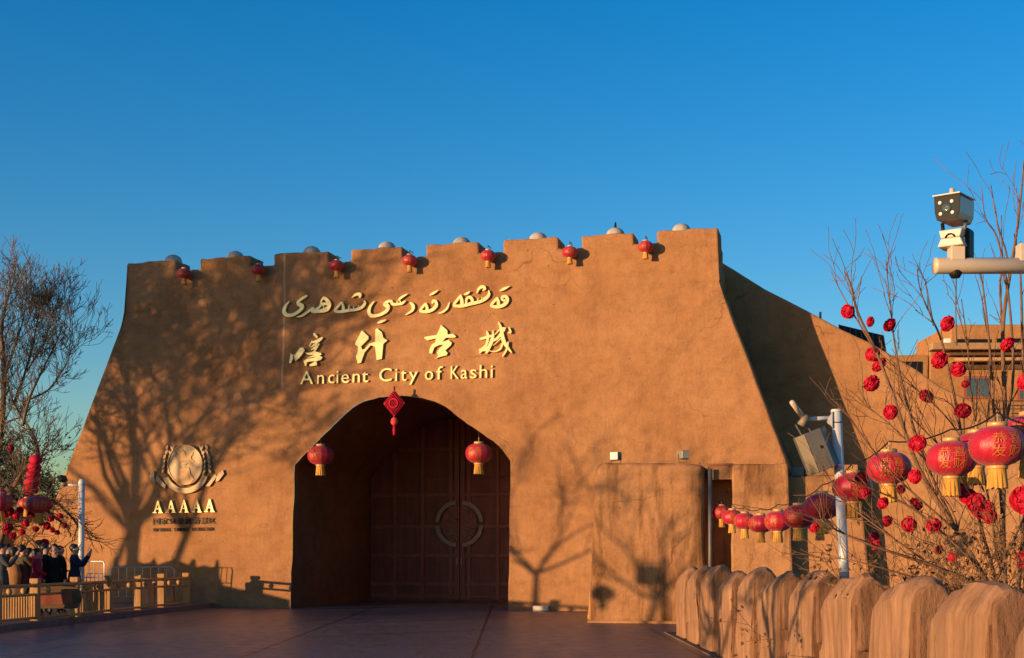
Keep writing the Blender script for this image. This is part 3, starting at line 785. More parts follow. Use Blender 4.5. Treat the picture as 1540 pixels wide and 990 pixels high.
# ------------------------------------------------------------------ red lanterns
def make_lantern(label, group, glyphs='恭喜发财', turn=0.0):
    """unit lantern: 1 m across, origin at the centre of the silk body"""
    t = thing('red_lantern', label, 'lantern', (0, 0, 0), 0, group)
    bm = bmesh.new(); n = 48
    prof = []
    for k in range(13):
        a = -PI / 2 + PI * k / 12
        r = .5 * abs(math.cos(a)) ** .72; prof.append((max(r, .17), .36 * math.sin(a)))
    rings = []
    for r, z in prof:
        rings.append([bm.verts.new((r * q * math.cos(2 * PI * i / n), r * q * math.sin(2 * PI * i / n), z))
                      for i in range(n) for q in ((1 - .035 * (1 - abs(((i % 4) / 4 - .5) * 2)) if r > .2 else 1),)])
    for a, b_ in zip(rings, rings[1:]):
        for i in range(n): bm.faces.new((a[i], a[(i + 1) % n], b_[(i + 1) % n], b_[i]))
    bm.faces.new(rings[0][::-1]); bm.faces.new(rings[-1])
    sh = obj('silk_body', bm, M_SHADE, t, True)
    bm = bmesh.new()
    bm.free()
    for nm, z0, z1 in (('top_ring', .345, .43), ('bottom_ring', -.42, -.345)):
        bm = bmesh.new(); lathe(bm, [(.15, z0), (.18, z0 + .01), (.18, z1 - .01), (.15, z1)], 20); obj(nm, bm, M_BRASS_HI, t, True)
    bm = bmesh.new(); m2 = 40
    top_ = [bm.verts.new((.155 * math.cos(2 * PI * i / m2), .155 * math.sin(2 * PI * i / m2), -.415)) for i in range(m2)]
    bot_ = [bm.verts.new(((.165 + .012 * (i % 3)) * math.cos(2 * PI * i / m2), (.165 + .012 * (i % 3)) * math.sin(2 * PI * i / m2), -.74 - .012 * ((i * 7) % 4))) for i in range(m2)]
    for i in range(m2): bm.faces.new((top_[i], bot_[i], bot_[(i + 1) % m2], top_[(i + 1) % m2]))
    bm.faces.new(bot_)
    obj('fringe', bm, M_TASSEL, t)
    V, F = [], []; tube_vf(V, F, [(0, 0, .42), (0, 0, .60)], .012, 5)
    obj('hook', (V, F), M_BRASS, t)
    # printed characters wrapped round the silk
    for face in range(3):
        bm = bmesh.new()
        for k, ch in enumerate(glyphs):
            g = glyph(ch); bmesh.ops.triangulate(g, faces=g.faces[:]); bmesh.ops.subdivide_edges(g, edges=[e for e in g.edges if e.calc_length() > .15], cuts=2)
            vs_ = {}
            for v in g.verts:
                x = (v.co.x - .5) * .27 + (-.145 if k % 2 == 0 else .145); y = (v.co.y - .38) * .22 + (.115 if k < 2 else -.115)
                lon = x / .47 + face * 2 * PI / 3 + turn
                sa = max(-.95, min(.95, y / .36)); r = .5 * math.cos(math.asin(sa)) ** .72 + .006
                vs_[v] = bm.verts.new((r * math.cos(lon), r * math.sin(lon), y))
            for f in g.faces: bm.faces.new([vs_[v] for v in f.verts])
            g.free()
        obj('gold_print', bm, M_GOLDP, sh)
    return t
ORD = ['first', 'second', 'third', 'fourth', 'fifth', 'sixth', 'seventh', 'eighth', 'ninth', 'tenth', 'eleventh', 'twelfth', 'thirteenth', 'fourteenth', 'fifteenth', 'sixteenth', 'seventeenth', 'eighteenth', 'nineteenth', 'twentieth',
       'twenty-first', 'twenty-second', 'twenty-third', 'twenty-fourth', 'twenty-fifth', 'twenty-sixth', 'twenty-seventh', 'twenty-eighth', 'twenty-ninth', 'thirtieth', 'thirty-first', 'thirty-second', 'thirty-third', 'thirty-fourth', 'thirty-fifth', 'thirty-sixth', 'thirty-seventh', 'thirty-eighth', 'thirty-ninth', 'fortieth', 'forty-first', 'forty-second']
lan0 = make_lantern('small red lantern under the first battlement gap from the left', 'small lanterns under the battlements', turn=-1.6)
def place(loc, dia, rz, label, group, first=[True]):
    if first[0]:
        o = lan0; first[0] = False; o.location = loc; o['label'] = label; o.rotation_euler = (0, 0, rz)
    else:
        o = dup(lan0, loc, (0, 0, rz), label)
    o['group'] = group; o.scale = (dia, dia, dia)
    return o
for i, (px, py) in enumerate([(277, 412), (389, 406), (506.5, 400), (616, 392), (734, 385), (857, 379.5), (971, 371.5)]):
    d_ = dfront(10) - .27
    u, z = FV(px, py, d_)
    place(W(u, d_, z), .45, i * 1.3, 'small red lantern under the %s battlement gap from the left' % ORD[i], 'small lanterns under the battlements')
    V, F = [], []; p0 = W(u, d_, z + .24)
    tube_vf(V, F, [W(u, d_, z + .22), W(u, d_, z + .30), W(u, d_ + .35, z + .30)], .012, 5)
    prop(obj('lantern_bracket', (V, F), M_BLACK), 'thin black bracket carrying the %s small lantern from the left under the battlements' % ORD[i], 'bracket', 'lantern brackets')
for px, py, lab in ((482, 685, 'large red lantern hanging at the left springing of the archway'), (720, 682, 'large red lantern hanging at the right side of the archway')):
    u, z = FV(px, py, .45)
    o = place(W(u, .45, z), .80, -.3, lab, 'lanterns in the archway')
    V, F = [], []; zc = z_arch(u)
    tube_vf(V, F, [(0, 0, .59), (0, 0, max(.7, (zc - z + .05) / .80))], .012, 5); obj('cord', (V, F), M_BLACK, o)
# Chinese knot at the crown of the arch
u, z = FV(593, 607, -.10)
t = thing('red_knot_ornament', 'red diamond knot ornament with tassel hanging at the crown of the arch', 'ornament', W(u, -.10, z), -TH)
bm = bmesh.new()
dm_ = [(0, .40), (.34, 0), (0, -.40), (-.34, 0)]
prism(bm, [(x, -.03, y) for x, y in dm_[::-1]], [(x, .03, y) for x, y in dm_[::-1]])
bmesh.ops.recalc_face_normals(bm, faces=bm.faces)
bevel(obj('diamond', bm, M_FLOWER, t), .02, 2)
V, F = [], []
for k in range(-3, 4):
    s_ = k / 4.2
    a = Vector((.34 * s_ - .17 * (1 - abs(s_)), -.045, .40 * s_ * -1 * 0 + .0)); 
    c0 = Vector((.17 + .17 * s_, -.045, .20 - .20 * s_)); c1 = Vector((-.17 + .17 * s_, -.045, -.20 - .20 * s_))
    tube_vf(V, F, [c0, c1], .016, 5)
    c0 = Vector((-.17 + .17 * s_, -.05, .20 + .20 * s_)); c1 = Vector((.17 + .17 * s_, -.05, -.20 + .20 * s_))
    tube_vf(V, F, [c0, c1], .016, 5)
obj('woven_cord', (V, F), M_FLOWER_DK, t, True)
V, F = [], []
ring = [(.13 * math.cos(2 * PI * k / 14), -.06, .13 * math.sin(2 * PI * k / 14)) for k in range(16)]
tube_vf(V, F, ring, .03, 6); obj('centre_ring', (V, F), M_FLOWER, t, True)
bm = bmesh.new(); lathe(bm, [(.03, -.40), (.09, -.46), (.11, -.56), (.07, -.63)], 12); obj('tassel_head', bm, M_CENTRE, t, True)
bm = bmesh.new(); lathe(bm, [(.04, -.62), (.05, -.80), (.045, -.93)], 8); obj('tassel', bm, M_FLOWER, t, True)
V, F = [], []; tube_vf(V, F, [(0, 0, .38), (0, 0, .50)], .03, 6); obj('loop', (V, F), M_FLOWER_DK, t)

# the string of lanterns along the fence
strg = [(1085, 771, 29), (1101, 778, 31), (1120, 784, 34), (1144, 788, 37), (1170, 784, 42), (1201, 777, 48), (1236, 762, 54), (1282, 733, 60), (1337, 704, 67), (1431, 690, 74), (1500, 671, 84)]
pts = []
for i, (px, py, wd) in enumerate(strg):
    Y = 2000 * .45 / wd
    p = P(px, py, Y)
    lab = 'red lantern, %s from the right on the string above the fence' % (ORD[len(strg) - 1 - i] if i < len(strg) - 1 else 'largest and first')
    place(p, .45, 1.9 + i * .37 if i < 8 else (2.0, -2.35, 2.15)[i - 8], lab, 'lanterns strung along the post fence')
    pts.append(p + Vector((0, 0, .27)))
pts.append(P(1600, 640, 9.5))
pts = [P(1062, 748, 34)] + pts
fine_ = []
for a, q in zip(pts, pts[1:]):
    for k in range(6):
        s_ = k / 6; p = a.lerp(q, s_); p.z -= .12 * 4 * s_ * (1 - s_) * .4; fine_.append(p)
fine_.append(pts[-1])
prop(tube('lantern_cable', fine_, .008, M_BLACK, None, 5), 'thin dark cable from which the string of red lanterns hangs', 'cable')
for (px, py, Y, dia, rz, lab) in ((1468, 676, 12.9, .45, .5, 'red lantern half hidden behind the largest lantern of the string'), (1450, 694, 14.2, .45, 1.4, 'dark red lantern hidden behind the second lantern from the right'),
                                  (1548, 655, 11.0, .46, 1.0, 'red lantern cut by the right picture edge behind the largest lantern')):
    p = P(px, py, Y); o = place(p, dia, rz, lab, 'lanterns behind the string')
    V, F = [], []; tube_vf(V, F, [(0, 0, .59), (.04, 0, 1.5)], .012, 4); obj('cord', (V, F), M_BLACK, o)

# ------------------------------------------------------------------ post fence along the path on the right
fence = thing('post_fence', 'row of thick weathered tan posts with chamfered tops along the right of the path', 'fence', (3.25, 0, 0))
rng = random.Random(11)
def post(y0, L, h, seed):
    """a thick hewn post, its top sloping off to both sides; camera side carries a hanging lip"""
    g = random.Random(seed)
    bm = bmesh.new()
    j = lambda a: g.uniform(-a, a)
    T_ = .44
    # cross-section outline seen from the path end: x across, z up
    hw = g.uniform(-.03, .03)
    key = [(0, 0), (.0, h * .5), (0, h - .21 + hw), (.07, h - .09 + hw), (.16, h - .01), (.23, h), (.30, h - .05), (T_ - .02, h - .20 - hw), (T_, h - .28), (T_, h * .5), (T_, 0)]
    sec = []
    for (xa, za), (xb, zb) in zip(key, key[1:]):
        nn = max(1, int(math.hypot(xb - xa, zb - za) / .09))
        sec += [(xa + (xb - xa) * q / nn, za + (zb - za) * q / nn) for q in range(nn)]
    sec.append(key[-1])
    ny = 14
    ph = [g.uniform(0, 6.28) for _ in range(8)]
    slope = g.uniform(.10, .19); end_d = g.uniform(.05, .16)
    rows = []
    for k in range(ny):
        s_ = k / (ny - 1)
        drop = slope * s_ ** 1.5 + (end_d * (s_ - .84) / .16 if s_ > .84 else 0) + (.05 if k == 0 else 0)
        ins = .035 if k in (0, ny - 1) else 0
        row = []
        for q, (x, z) in enumerate(sec):
            x2 = min(max(x, ins), T_ - ins)
            z2 = z - (drop if z > .5 else 0)
            # weathered faces: broad hollows plus small chips
            wv = .014 * math.sin(7 * s_ + ph[0] + 1.3 * z) + .010 * math.sin(15 * s_ + ph[1] + 4 * z) + .008 * math.sin(5.5 * z + ph[2])
            row.append(bm.verts.new((x2 + (wv + j(.007) if z else 0), y0 + L * s_ + (.012 * math.sin(6 * z + ph[3]) if k in (0, ny - 1) else 0) + j(.008), max(0, z2 + (.014 * math.sin(9 * s_ + ph[4] + 6 * x) + j(.008) if z > .5 else 0)))))
        rows.append(row)
    for a, b_ in zip(rows, rows[1:]):
        for q in range(len(sec) - 1): bm.faces.new((a[q], a[q + 1], b_[q + 1], b_[q]))
    bm.faces.new(rows[0][::-1]); bm.faces.new(rows[-1])
    bmesh.ops.recalc_face_normals(bm, faces=bm.faces)
    o = obj('post', bm, M_POST, fence)
    o.data.polygons.foreach_set('use_smooth', [True] * len(o.data.polygons))
    o.data.set_sharp_from_angle(angle=R(32))
    # the hanging lip: upper half stands proud on the side facing down the path
    bm = bmesh.new()
    zl = .62 + j(.06)
    prism(bm, [(.07, y0 - .10, zl), (T_ - .03, y0 - .09, zl + .03), (T_ - .03, y0 - .08, h - .27), (.31, y0 - .07, h - .08), (.2, y0 - .06, h - .03), (.07, y0 - .07, h - .15)],
          [(.10, y0 + .05, zl), (T_ - .06, y0 + .05, zl + .03), (T_ - .05, y0 + .05, h - .28), (.29, y0 + .05, h - .11), (.2, y0 + .05, h - .07), (.09, y0 + .05, h - .24)])
    bmesh.ops.recalc_face_normals(bm, faces=bm.faces)
    l_ = bevel(obj('hanging_lip', bm, M_POST_END, o), .03, 2)
    bm = bmesh.new(); prism(bm, [(.06, y0 - .022, 0), (T_ - .02, y0 - .022, 0), (T_ - .02, y0 - .022, h - .34), (.06, y0 - .022, h - .30)], [(.06, y0 + .03, 0), (T_ - .02, y0 + .03, 0), (T_ - .02, y0 + .03, h - .34), (.06, y0 + .03, h - .30)])
    bmesh.ops.recalc_face_normals(bm, faces=bm.faces); obj('eroded_shaded_end', bm, M_POST_END, o)  # rough end face whose dark tone also carries painted shade
    return o
ys = [7.5, 9.25, 11.0, 12.85, 14.6, 16.45, 18.2, 20.0, 21.8, 23.55, 25.25]
for i, y in enumerate(ys):
    post(y, 1.22 + rng.uniform(-.06, .06), 1.42 + rng.uniform(-.04, .04), i)
for i, y in enumerate(ys[:-1]):
    bm = bmesh.new(); box(bm, (.12, y + 1.1, 0), (.40, ys[i + 1] + .08, .60 + rng.uniform(-.04, .04)))
    bevel(obj('infill_block', bm, M_POST, fence), .04, 2)
bm = bmesh.new(); box(bm, (3.78, -20, .0), (40, 27.5, .12))
prop(obj('planting_bed', bm, M_SOIL), kind='structure')

# ------------------------------------------------------------------ trees
def branch(out, p, d, L, r, lvl, maxl, g, up=.12, nseg=5, wob=.16, kids=(3, 5), ratio=.62):
    pts, rad = [p.copy()], [r]
    d = d.normalized(); q = p.copy()
    for k in range(nseg):
        d = (d + Vector((g.gauss(0, wob), g.gauss(0, wob), g.gauss(0, wob) + up * .35))).normalized()
        q = q + d * (L / nseg); pts.append(q.copy()); rad.append(max(.003, r * (1 - .75 * (k + 1) / nseg)))
    out.append((lvl, pts, rad))
    if lvl >= maxl: return
    nk = g.randint(*kids)
    for k in range(nk):
        s_ = g.uniform(.25, 1.0) if k else 1.0
        i = min(nseg - 1, int(s_ * nseg)); b0 = pts[i].lerp(pts[min(nseg, i + 1)], s_ * nseg - i if i < nseg else 0)
        ax = (pts[min(i + 1, nseg)] - pts[i]).normalized()
        side = Vector((g.gauss(0, 1), g.gauss(0, 1), g.gauss(0, 1)))
        side = (side - ax * side.dot(ax)).normalized()
        an = R(g.uniform(22, 55)) if k else R(g.uniform(5, 20))
        branch(out, b0, ax * math.cos(an) + side * math.sin(an) + Vector((0, 0, up)), L * ratio * g.uniform(.7, 1.15), max(.003, rad[i] * .62), lvl + 1, maxl, g, up, max(3, nseg - 1), wob, kids, ratio)
def tree_parts(t, out, mat_trunk, mat_crown, split=1, rmin=.0):
    for nm, sel, m_, k in (('trunk', lambda l: l < split, mat_trunk, 9), ('crown', lambda l: l >= split, mat_crown, 4)):
        V, F = [], []
        for l, pts, rad in out:
            if sel(l):
                rad = [max(rmin, r) for r in rad]
                tube_vf(V, F, pts, rad, k if l < 3 else 3, cap=(l < 2))
        if V: obj(nm, (V, F), m_, t, True)
def bare_tree(name, label, loc, h, r, seed, maxl=4, lean=(0, 0), kids=(4, 6), trunk_f=.32, up=.15, mt=None, mc=None, group=None, rmin=.006, ratio=.62, limbs=5, spread=(25, 55)):
    g = random.Random(seed)
    t = thing(name, label, 'tree', loc, 0, group)
    out = []
    tp = [Vector((0, 0, -.05)), Vector((lean[0] * .3, lean[1] * .3, h * trunk_f * .5)), Vector((lean[0], lean[1], h * trunk_f))]
    out.append((0, [Vector(q) for q in catmull([tuple(v) for v in tp], 4)], [r * (1.25 - .5 * k / 8) for k in range(9)]))
    for k in range(limbs):
        az = 2 * PI * (k + g.uniform(-.3, .3)) / limbs; an = R(g.uniform(*spread)) if k else R(8)
        d = Vector((math.cos(az) * math.sin(an), math.sin(az) * math.sin(an), math.cos(an)))
        branch(out, tp[-1] + Vector((0, 0, -.15 * g.random())), d, h * (1 - trunk_f) * .55, r * .6, 1, maxl, g, up, 5, .13, kids, ratio)
    tree_parts(t, out, mt or M_BARK, mc or M_TWIG, 2, rmin)
    return t
# flowering bare tree behind the fence
DT = 13.2
t = thing('bare_tree', 'bare many-stemmed tree hung with red paper flowers behind the post fence', 'tree', (0, 0, 0))
g = random.Random(5)
out = []
stems = [  # pixel polylines at about the tree's own distance: (points, base radius, depth)
    ([(1512, 900), (1508, 780), (1512, 640), (1508, 500), (1520, 406), (1532, 328), (1540, 242)], .055, 13.6),
    ([(1508, 780), (1496, 640), (1488, 520), (1478, 430), (1472, 406)], .030, 13.2),
    ([(1512, 640), (1524, 560), (1516, 440), (1500, 359), (1482, 328), (1476, 281)], .028, 13.4),
    ([(1508, 500), (1504, 422), (1515, 391), (1500, 336), (1490, 278)], .022, 13.7),
    ([(1520, 406), (1528, 367), (1533, 293)], .014, 13.6),
    ([(1515, 450), (1507, 375), (1506, 324)], .010, 13.6),
    ([(1530, 900), (1545, 700), (1538, 520), (1534, 406), (1525, 352)], .04, 13.9),
    ([(1500, 900), (1440, 800), (1380, 700), (1345, 600), (1318, 530), (1290, 470), (1280, 430), (1270, 408)], .040, 12.8),
    ([(1318, 530), (1285, 475), (1265, 440), (1250, 408)], .018, 12.7),
    ([(1290, 470), (1281, 430), (1280, 406)], .008, 12.9),
    ([(1440, 800), (1390, 690), (1362, 600), (1346, 520), (1338, 450), (1332, 391)], .026, 13.0),
    ([(1342, 480), (1328, 440)], .005, 13.0), ([(1340, 455), (1350, 440)], .005, 13.0),
    ([(1500, 880), (1462, 740), (1440, 620), (1418, 520), (1402, 480), (1385, 440), (1379, 405)], .030, 13.3),
    ([(1404, 490), (1395, 440), (1391, 419)], .010, 13.4),
    ([(1402, 485), (1376, 466)], .006, 13.3),
    ([(1505, 860), (1478, 700), (1462, 600), (1455, 520), (1446, 450)], .022, 13.5),
    ([(1455, 520), (1437, 460), (1424, 442)], .008, 13.4),
    ([(1478, 700), (1490, 560), (1480, 470), (1470, 422)], .014, 13.4),
    ([(1500, 890), (1400, 850), (1310, 820), (1245, 790), (1232, 772)], .030, 12.4),
    ([(1400, 850), (1330, 800), (1270, 755), (1256, 735)], .016, 12.5),
    ([(1470, 850), (1380, 770), (1310, 735), (1270, 720)], .022, 12.6),
    ([(1440, 800), (1350, 720), (1300, 660), (1272, 620)], .018, 12.8),
    ([(1400, 700), (1340, 640), (1305, 610), (1296, 580)], .012, 12.8),
    ([(1470, 760), (1420, 680), (1372, 628), (1350, 590)], .018, 13.0),
    ([(1480, 740), (1440, 650), (1395, 600), (1350, 566)], .014, 13.1),
    ([(1380, 870), (1310, 850), (1262, 840), (1238, 846)], .012, 12.3),
    ([(1500, 870), (1530, 800), (1560, 740)], .03, 12.6),
]
for k, (px, r, Y) in enumerate(stems):
    pts = [P(x, y, Y + .12 * math.sin(k * 2.1 + i * 1.3)) for i, (x, y) in enumerate(px)]
    pts[0] = P(px[0][0], px[0][1], Y)
    sm = [Vector(q) for q in catmull([tuple(v) for v in pts], 4)]
    r *= .52
    rad = [r * (1 - .82 * i / (len(sm) - 1)) + .0025 for i in range(len(sm))]
    out.append((0 if r > .016 else 1, sm, rad))
    for i in range(2, len(sm) - 1):
        for _ in range(2 if sm[i].z < 3.2 else 1):
          if g.random() < (.6 if sm[i].z < 3.2 else .4):
            ax = (sm[i + 1] - sm[i]).normalized()
            d = ax + Vector((g.gauss(0, .55), g.gauss(0, .5), g.gauss(.25, .3)))
            d = ax + Vector((g.gauss(0, .4), g.gauss(0, .4), g.gauss(.45, .25)))
            branch(out, sm[i], d, g.uniform(.15, .5), max(.004, rad[i] * .45), 2, 3, g, .12, 4, .14, (1, 3), .55)
tree_parts(t, out, M_TWIG, M_TWIG, 1, .0028)
t['label'] = 'bare many-stemmed tree hung with red paper flowers behind the post fence'

# dry undergrowth at its foot
def leaf_clump(n, c, s, g, size, V, F):
    for k in range(n):
        p = Vector((g.gauss(0, s[0]), g.gauss(0, s[1]), g.gauss(0, s[2]))) + c
        if p.z < .12: p.z = .12 + g.random() * .1
        a = Vector((g.gauss(0, 1), g.gauss(0, 1), g.gauss(0, 1))).normalized() * size * g.uniform(.5, 1.3)
        b_ = a.cross(Vector((g.gauss(0, 1), g.gauss(0, 1), g.gauss(0, 1)))).normalized() * size * g.uniform(.3, .7)
        i = len(V); V.extend([p - a, p + b_ * .8, p + a, p - b_]); F.append((i, i + 1, i + 2, i + 3))
for k, (px, Y, h, lab) in enumerate(((1330, 14.5, 1.75, 'tangle of dry brown leaves behind the fence beneath the lanterns'), (1400, 13.6, 1.95, 'dry leafy undergrowth behind the second post from the right'),
                                     (1470, 12.6, 2.1, 'dense dry brown undergrowth behind the largest post, under the flowering tree'), (1535, 12.2, 2.3, 'dry brown undergrowth cut by the right picture edge'))):
    X = (px - 770) / 2000 * Y
    t = thing('dry_shrub', lab, 'shrub', (X, Y, .12), 0, 'dry shrubs behind the fence')
    g = random.Random(40 + k); out = []
    for q in range(15):
        az = g.uniform(0, 2 * PI); an = R(g.uniform(5, 55))
        branch(out, Vector((g.gauss(0, .1), g.gauss(0, .1), 0)), Vector((math.cos(az) * math.sin(an), math.sin(az) * math.sin(an), math.cos(an))), h * .62, .012, 1, 3, g, .08, 5, .2, (2, 4), .6)
    V, F = [], []
    for l, pts, rad in out: tube_vf(V, F, pts, [max(.003, r_) for r_ in rad], 4 if l < 2 else 3, cap=False)
    obj('stem', (V, F), M_TWIG, t, True)
    V, F = [], []
    ends = [p for l, pts, rad in out if l >= 2 for p in pts[2:]]
    for e in ends:
        if e.z < h * .8 and g.random() < .75: leaf_clump(2, e, (.04, .04, .04), g, .038, V, F)
    obj('foliage', (V, F), M_LEAF_DRY, t)

# red paper flowers
def make_flower(dk=False, seed=1):
    g = random.Random(seed)
    V, F = [], []
    for layer, (n, rr, tilt) in enumerate(((8, .46, -25), (9, .5, 5), (9, .5, 30), (7, .47, 52), (6, .44, 70))):
        for k in range(n):
            az = 2 * PI * (k + .37 * layer) / n + g.uniform(-.2, .2); ti = R(tilt + g.uniform(-8, 8))
            d = Vector((math.cos(az) * math.cos(ti), math.sin(az) * math.cos(ti), math.sin(ti)))
            sd = Vector((-math.sin(az), math.cos(az), 0)); up_ = d.cross(sd) * -1
            b0 = len(V)
            for i in range(4):
                s_ = i / 3; wd = rr * (.25, .62, .72, .42)[i]
                for j in (-1, -.4, .4, 1):
                    V.append(d * rr * s_ + sd * wd * j * .85 + up_ * (.16 * rr * (abs(j) ** 2) + .16 * rr * math.sin(s_ * 2.4)) + Vector((g.uniform(-.02, .02), g.uniform(-.02, .02), g.uniform(-.02, .02))) - d * (.12 * rr * abs(j) * (i == 3)))
            for i in range(3):
                for j in range(3):
                    a = b0 + i * 4 + j; F.append((a, a + 1, a + 5, a + 4))
    # ball of crumpled paper behind the petals, so that it reads as a full pompom from every side
    bm = bmesh.new(); bmesh.ops.create_icosphere(bm, subdivisions=3, radius=.40)
    for v in bm.verts: v.co *= 1 + .16 * math.sin(v.co.x * 19 + v.co.z * 13) * math.cos(v.co.y * 17 + v.co.z * 7)
    b0 = len(V); V.extend([v.co.copy() for v in bm.verts])
    F.extend([tuple(b0 + v.index for v in f.verts) for f in bm.faces]); bm.free()
    return V, F
def flower_root(label, group, m_):
    t = thing('paper_flower', label, 'paper flower', (0, 0, 0), 0, group)
    V, F = make_flower(seed=3)
    obj('petal_ball', (V, F), m_, t, True)
    bm = bmesh.new(); bmesh.ops.create_icosphere(bm, subdivisions=2, radius=.06)
    for v in bm.verts: v.co.z += .40
    for k in range(7):
        M_ = Matrix.Translation((.05 * math.cos(k * .9), .05 * math.sin(k * .9), .43)); bmesh.ops.create_icosphere(bm, subdivisions=1, radius=.02, matrix=M_)
    obj('flower_centre', bm, M_CENTRE, t)
    return t
fl = [(1275, 469, 22), (1309, 484, 15), (1338, 489, 20), (1425, 487, 23), (1515, 518, 23), (1312, 533, 23), (1322, 549, 22), (1311, 577, 25), (1413, 542, 28), (1441, 556, 24), (1393, 596, 23), (1339, 620, 23), (1448, 618, 25), (1452, 578, 13),
      (1380, 667, 24), (1376, 717, 22), (1328, 757, 20), (1378, 758, 21), (1367, 789, 24), (1404, 790, 24), (1334, 784, 16), (1314, 808, 18), (1412, 827, 15), (1456, 747, 26), (1478, 766, 31), (1539, 752, 42), (1539, 842, 24), (1355, 736, 14),
      (1443, 737, 22), (1489, 777, 24), (1468, 756, 27), (1543, 574, 30), (1296, 720, 20), (1299, 741, 19), (1225, 794, 15), (1318, 820, 14), (1470, 655, 17), (1432, 838, 14)]
order = sorted(range(len(fl)), key=lambda i: fl[i][1])
rank = {i: k for k, i in enumerate(order)}
fr = [flower_root('', 'red paper flowers on the bare tree', M_FLOWER), flower_root('', 'red paper flowers on the bare tree', M_FLOWER_DK)]
used = [False, False]
g = random.Random(9)
for i, (px, py, s_) in enumerate(fl):
    dk = 1 if i in (12, 17, 20, 21, 13, 27, 32) else 0
    Y = 12.6 + g.uniform(-.5, .6)
    if i in (32, 33): Y = 14.2
    if i == 25: Y = 11.2
    dia = s_ / 2000 * Y / .92
    loc = P(px, py, Y); rot = (R(g.uniform(40, 110)), R(g.uniform(-30, 30)), R(g.uniform(-100, 20)))
    size = 'largest' if i == 25 else ('small' if s_ < 18 else ('large' if s_ > 25 else 'middling'))
    lab = '%s %s paper flower on the bare tree, %s from the top' % (size, 'dark crimson' if dk else 'bright red', ORD[rank[i]])
    if used[dk]: o = dup(fr[dk], loc, rot, lab)
    else: o = fr[dk]; o.location = loc; o.rotation_euler = rot; o['label'] = lab; used[dk] = True
    o.scale = (dia * g.uniform(.88, 1.12), dia * g.uniform(.88, 1.12), dia * g.uniform(.75, 1.05))

# ------------------------------------------------------------------ camera mast at the upper right
D = 9.6
t = thing('camera_mast', 'cream camera mast arm reaching in from the right edge of the picture', 'camera mast', (0, 0, 0))
a0 = P(1405, 400, D); a1 = P(1640, 400, D)
tube('arm', [a0, a0 + Vector((.02, 0, 0)), a1], .058, M_ARM, t, 20)
px_ = a1.x
tube('mast', [(px_, D, 0), (px_, D, 3.9)], .09, M_ARM, t, 20)
bm = bmesh.new(); c_ = P(1438, 372, D); box(bm, (c_.x - .05, D - .05, c_.z - .10), (c_.x + .05, D + .05, c_.z + .06)); bevel(obj('mounting_stub', bm, M_ARM, t), .006, 2)
bm = bmesh.new(); c_ = P(1541, 378, D); box(bm, (c_.x - .05, D - .05, c_.z - .10), (c_.x + .05, D + .05, c_.z + .05)); bevel(obj('mounting_stub', bm, M_ARM, t), .006, 2)
bm = bmesh.new(); c_ = P(1437, 413, D); lathe(bm, [(.03, -.045), (.045, -.02), (.045, .02)], 14, Matrix.Translation((c_.x, D, c_.z + .02))); obj('cable_gland', bm, M_BLACK, t, True)
tube('hanging_cable', [P(1438, 416, D), P(1437, 470, D), P(1439, 520, D)], .005, M_GREY, t, 5)
t = thing('surveillance_camera', 'boxy surveillance camera with four white lamps on the cream mast arm', 'camera', P(1433, 368, D))
yaw = R(-36)
M_ = Matrix.Rotation(yaw, 4, 'Z')
# plinth flared bracket
bm = bmesh.new()
for (w0, z0, w1, z1) in ((.095, -.02, .07, .04), (.07, .0405, .085, .10)):
    prism(bm, [M_ @ Vector((x, y, z0)) for x, y in ((-w0, -.06), (w0, -.06), (w0, .10), (-w0, .10))], [M_ @ Vector((x, y, z1)) for x, y in ((-w1, -.06), (w1, -.06), (w1, .10), (-w1, .10))])
bmesh.ops.recalc_face_normals(bm, faces=bm.faces)
br = bevel(obj('bracket', bm, M_ARM, t), .008, 2)
V, F = [], []
ring = [M_ @ Vector((.035 * math.cos(R(a)), -.065, .03 + .035 * math.sin(R(a)))) for a in range(20, 165, 12)]
tube_vf(V, F, ring, .006, 5); obj('stamped_mark', (V, F), M_BLACK, br)
bm = bmesh.new(); box(bm, (.055, .03, -.10), (.105, .17, .12), M_); bevel(obj('motor_housing', bm, M_BLACK, t), .02, 2)
for sx in (-1, 1):
    tube('yoke', [M_ @ Vector((sx * .075, .02, .09)), M_ @ Vector((sx * .085, .03, .17))], .014, M_BLACK if sx < 0 else M_GREY, t, 8)
z0, z1 = .155, .325
bm = bmesh.new()
f_ = [(-.075, z0), (.065, z0), (.085, z0 + .05), (.09, z1), (-.095, z1), (-.09, z0 + .06)]
prism(bm, [M_ @ Vector((x, -.12, z)) for x, z in f_], [M_ @ Vector((x * 1.0, .22, z + .02)) for x, z in f_])
bmesh.ops.recalc_face_normals(bm, faces=bm.faces)
hb = bevel(obj('housing', bm, M_ARM, t), .012, 2)
bm = bmesh.new()
prism(bm, [M_ @ Vector((x * .99, -.128, z0 + (z - z0) * .98 + .002)) for x, z in f_], [M_ @ Vector((x * .99, -.121, z0 + (z - z0) * .98 + .002)) for x, z in f_])
bmesh.ops.recalc_face_normals(bm, faces=bm.faces)
fp = obj('front_glass', bm, M_BLACK, t)
for x, z in ((-.045, z0 + .045), (.04, z0 + .045), (-.05, z0 + .125), (.035, z0 + .125)):
    bm = bmesh.new(); lathe(bm, [(.014, 0), (.013, .008), (.008, .012)], 14, M_ @ Matrix.Translation((x, -.128, z)) @ Matrix.Rotation(R(90), 4, 'X')); obj('lamp', bm, M_WHITE, fp, True)
bm = bmesh.new(); lathe(bm, [(.034, 0), (.032, .006), (.012, .004)], 18, M_ @ Matrix.Translation((-.003, -.128, z0 + .083)) @ Matrix.Rotation(R(90), 4, 'X')); obj('lens', bm, M_GLASS, fp, True)
bm = bmesh.new()
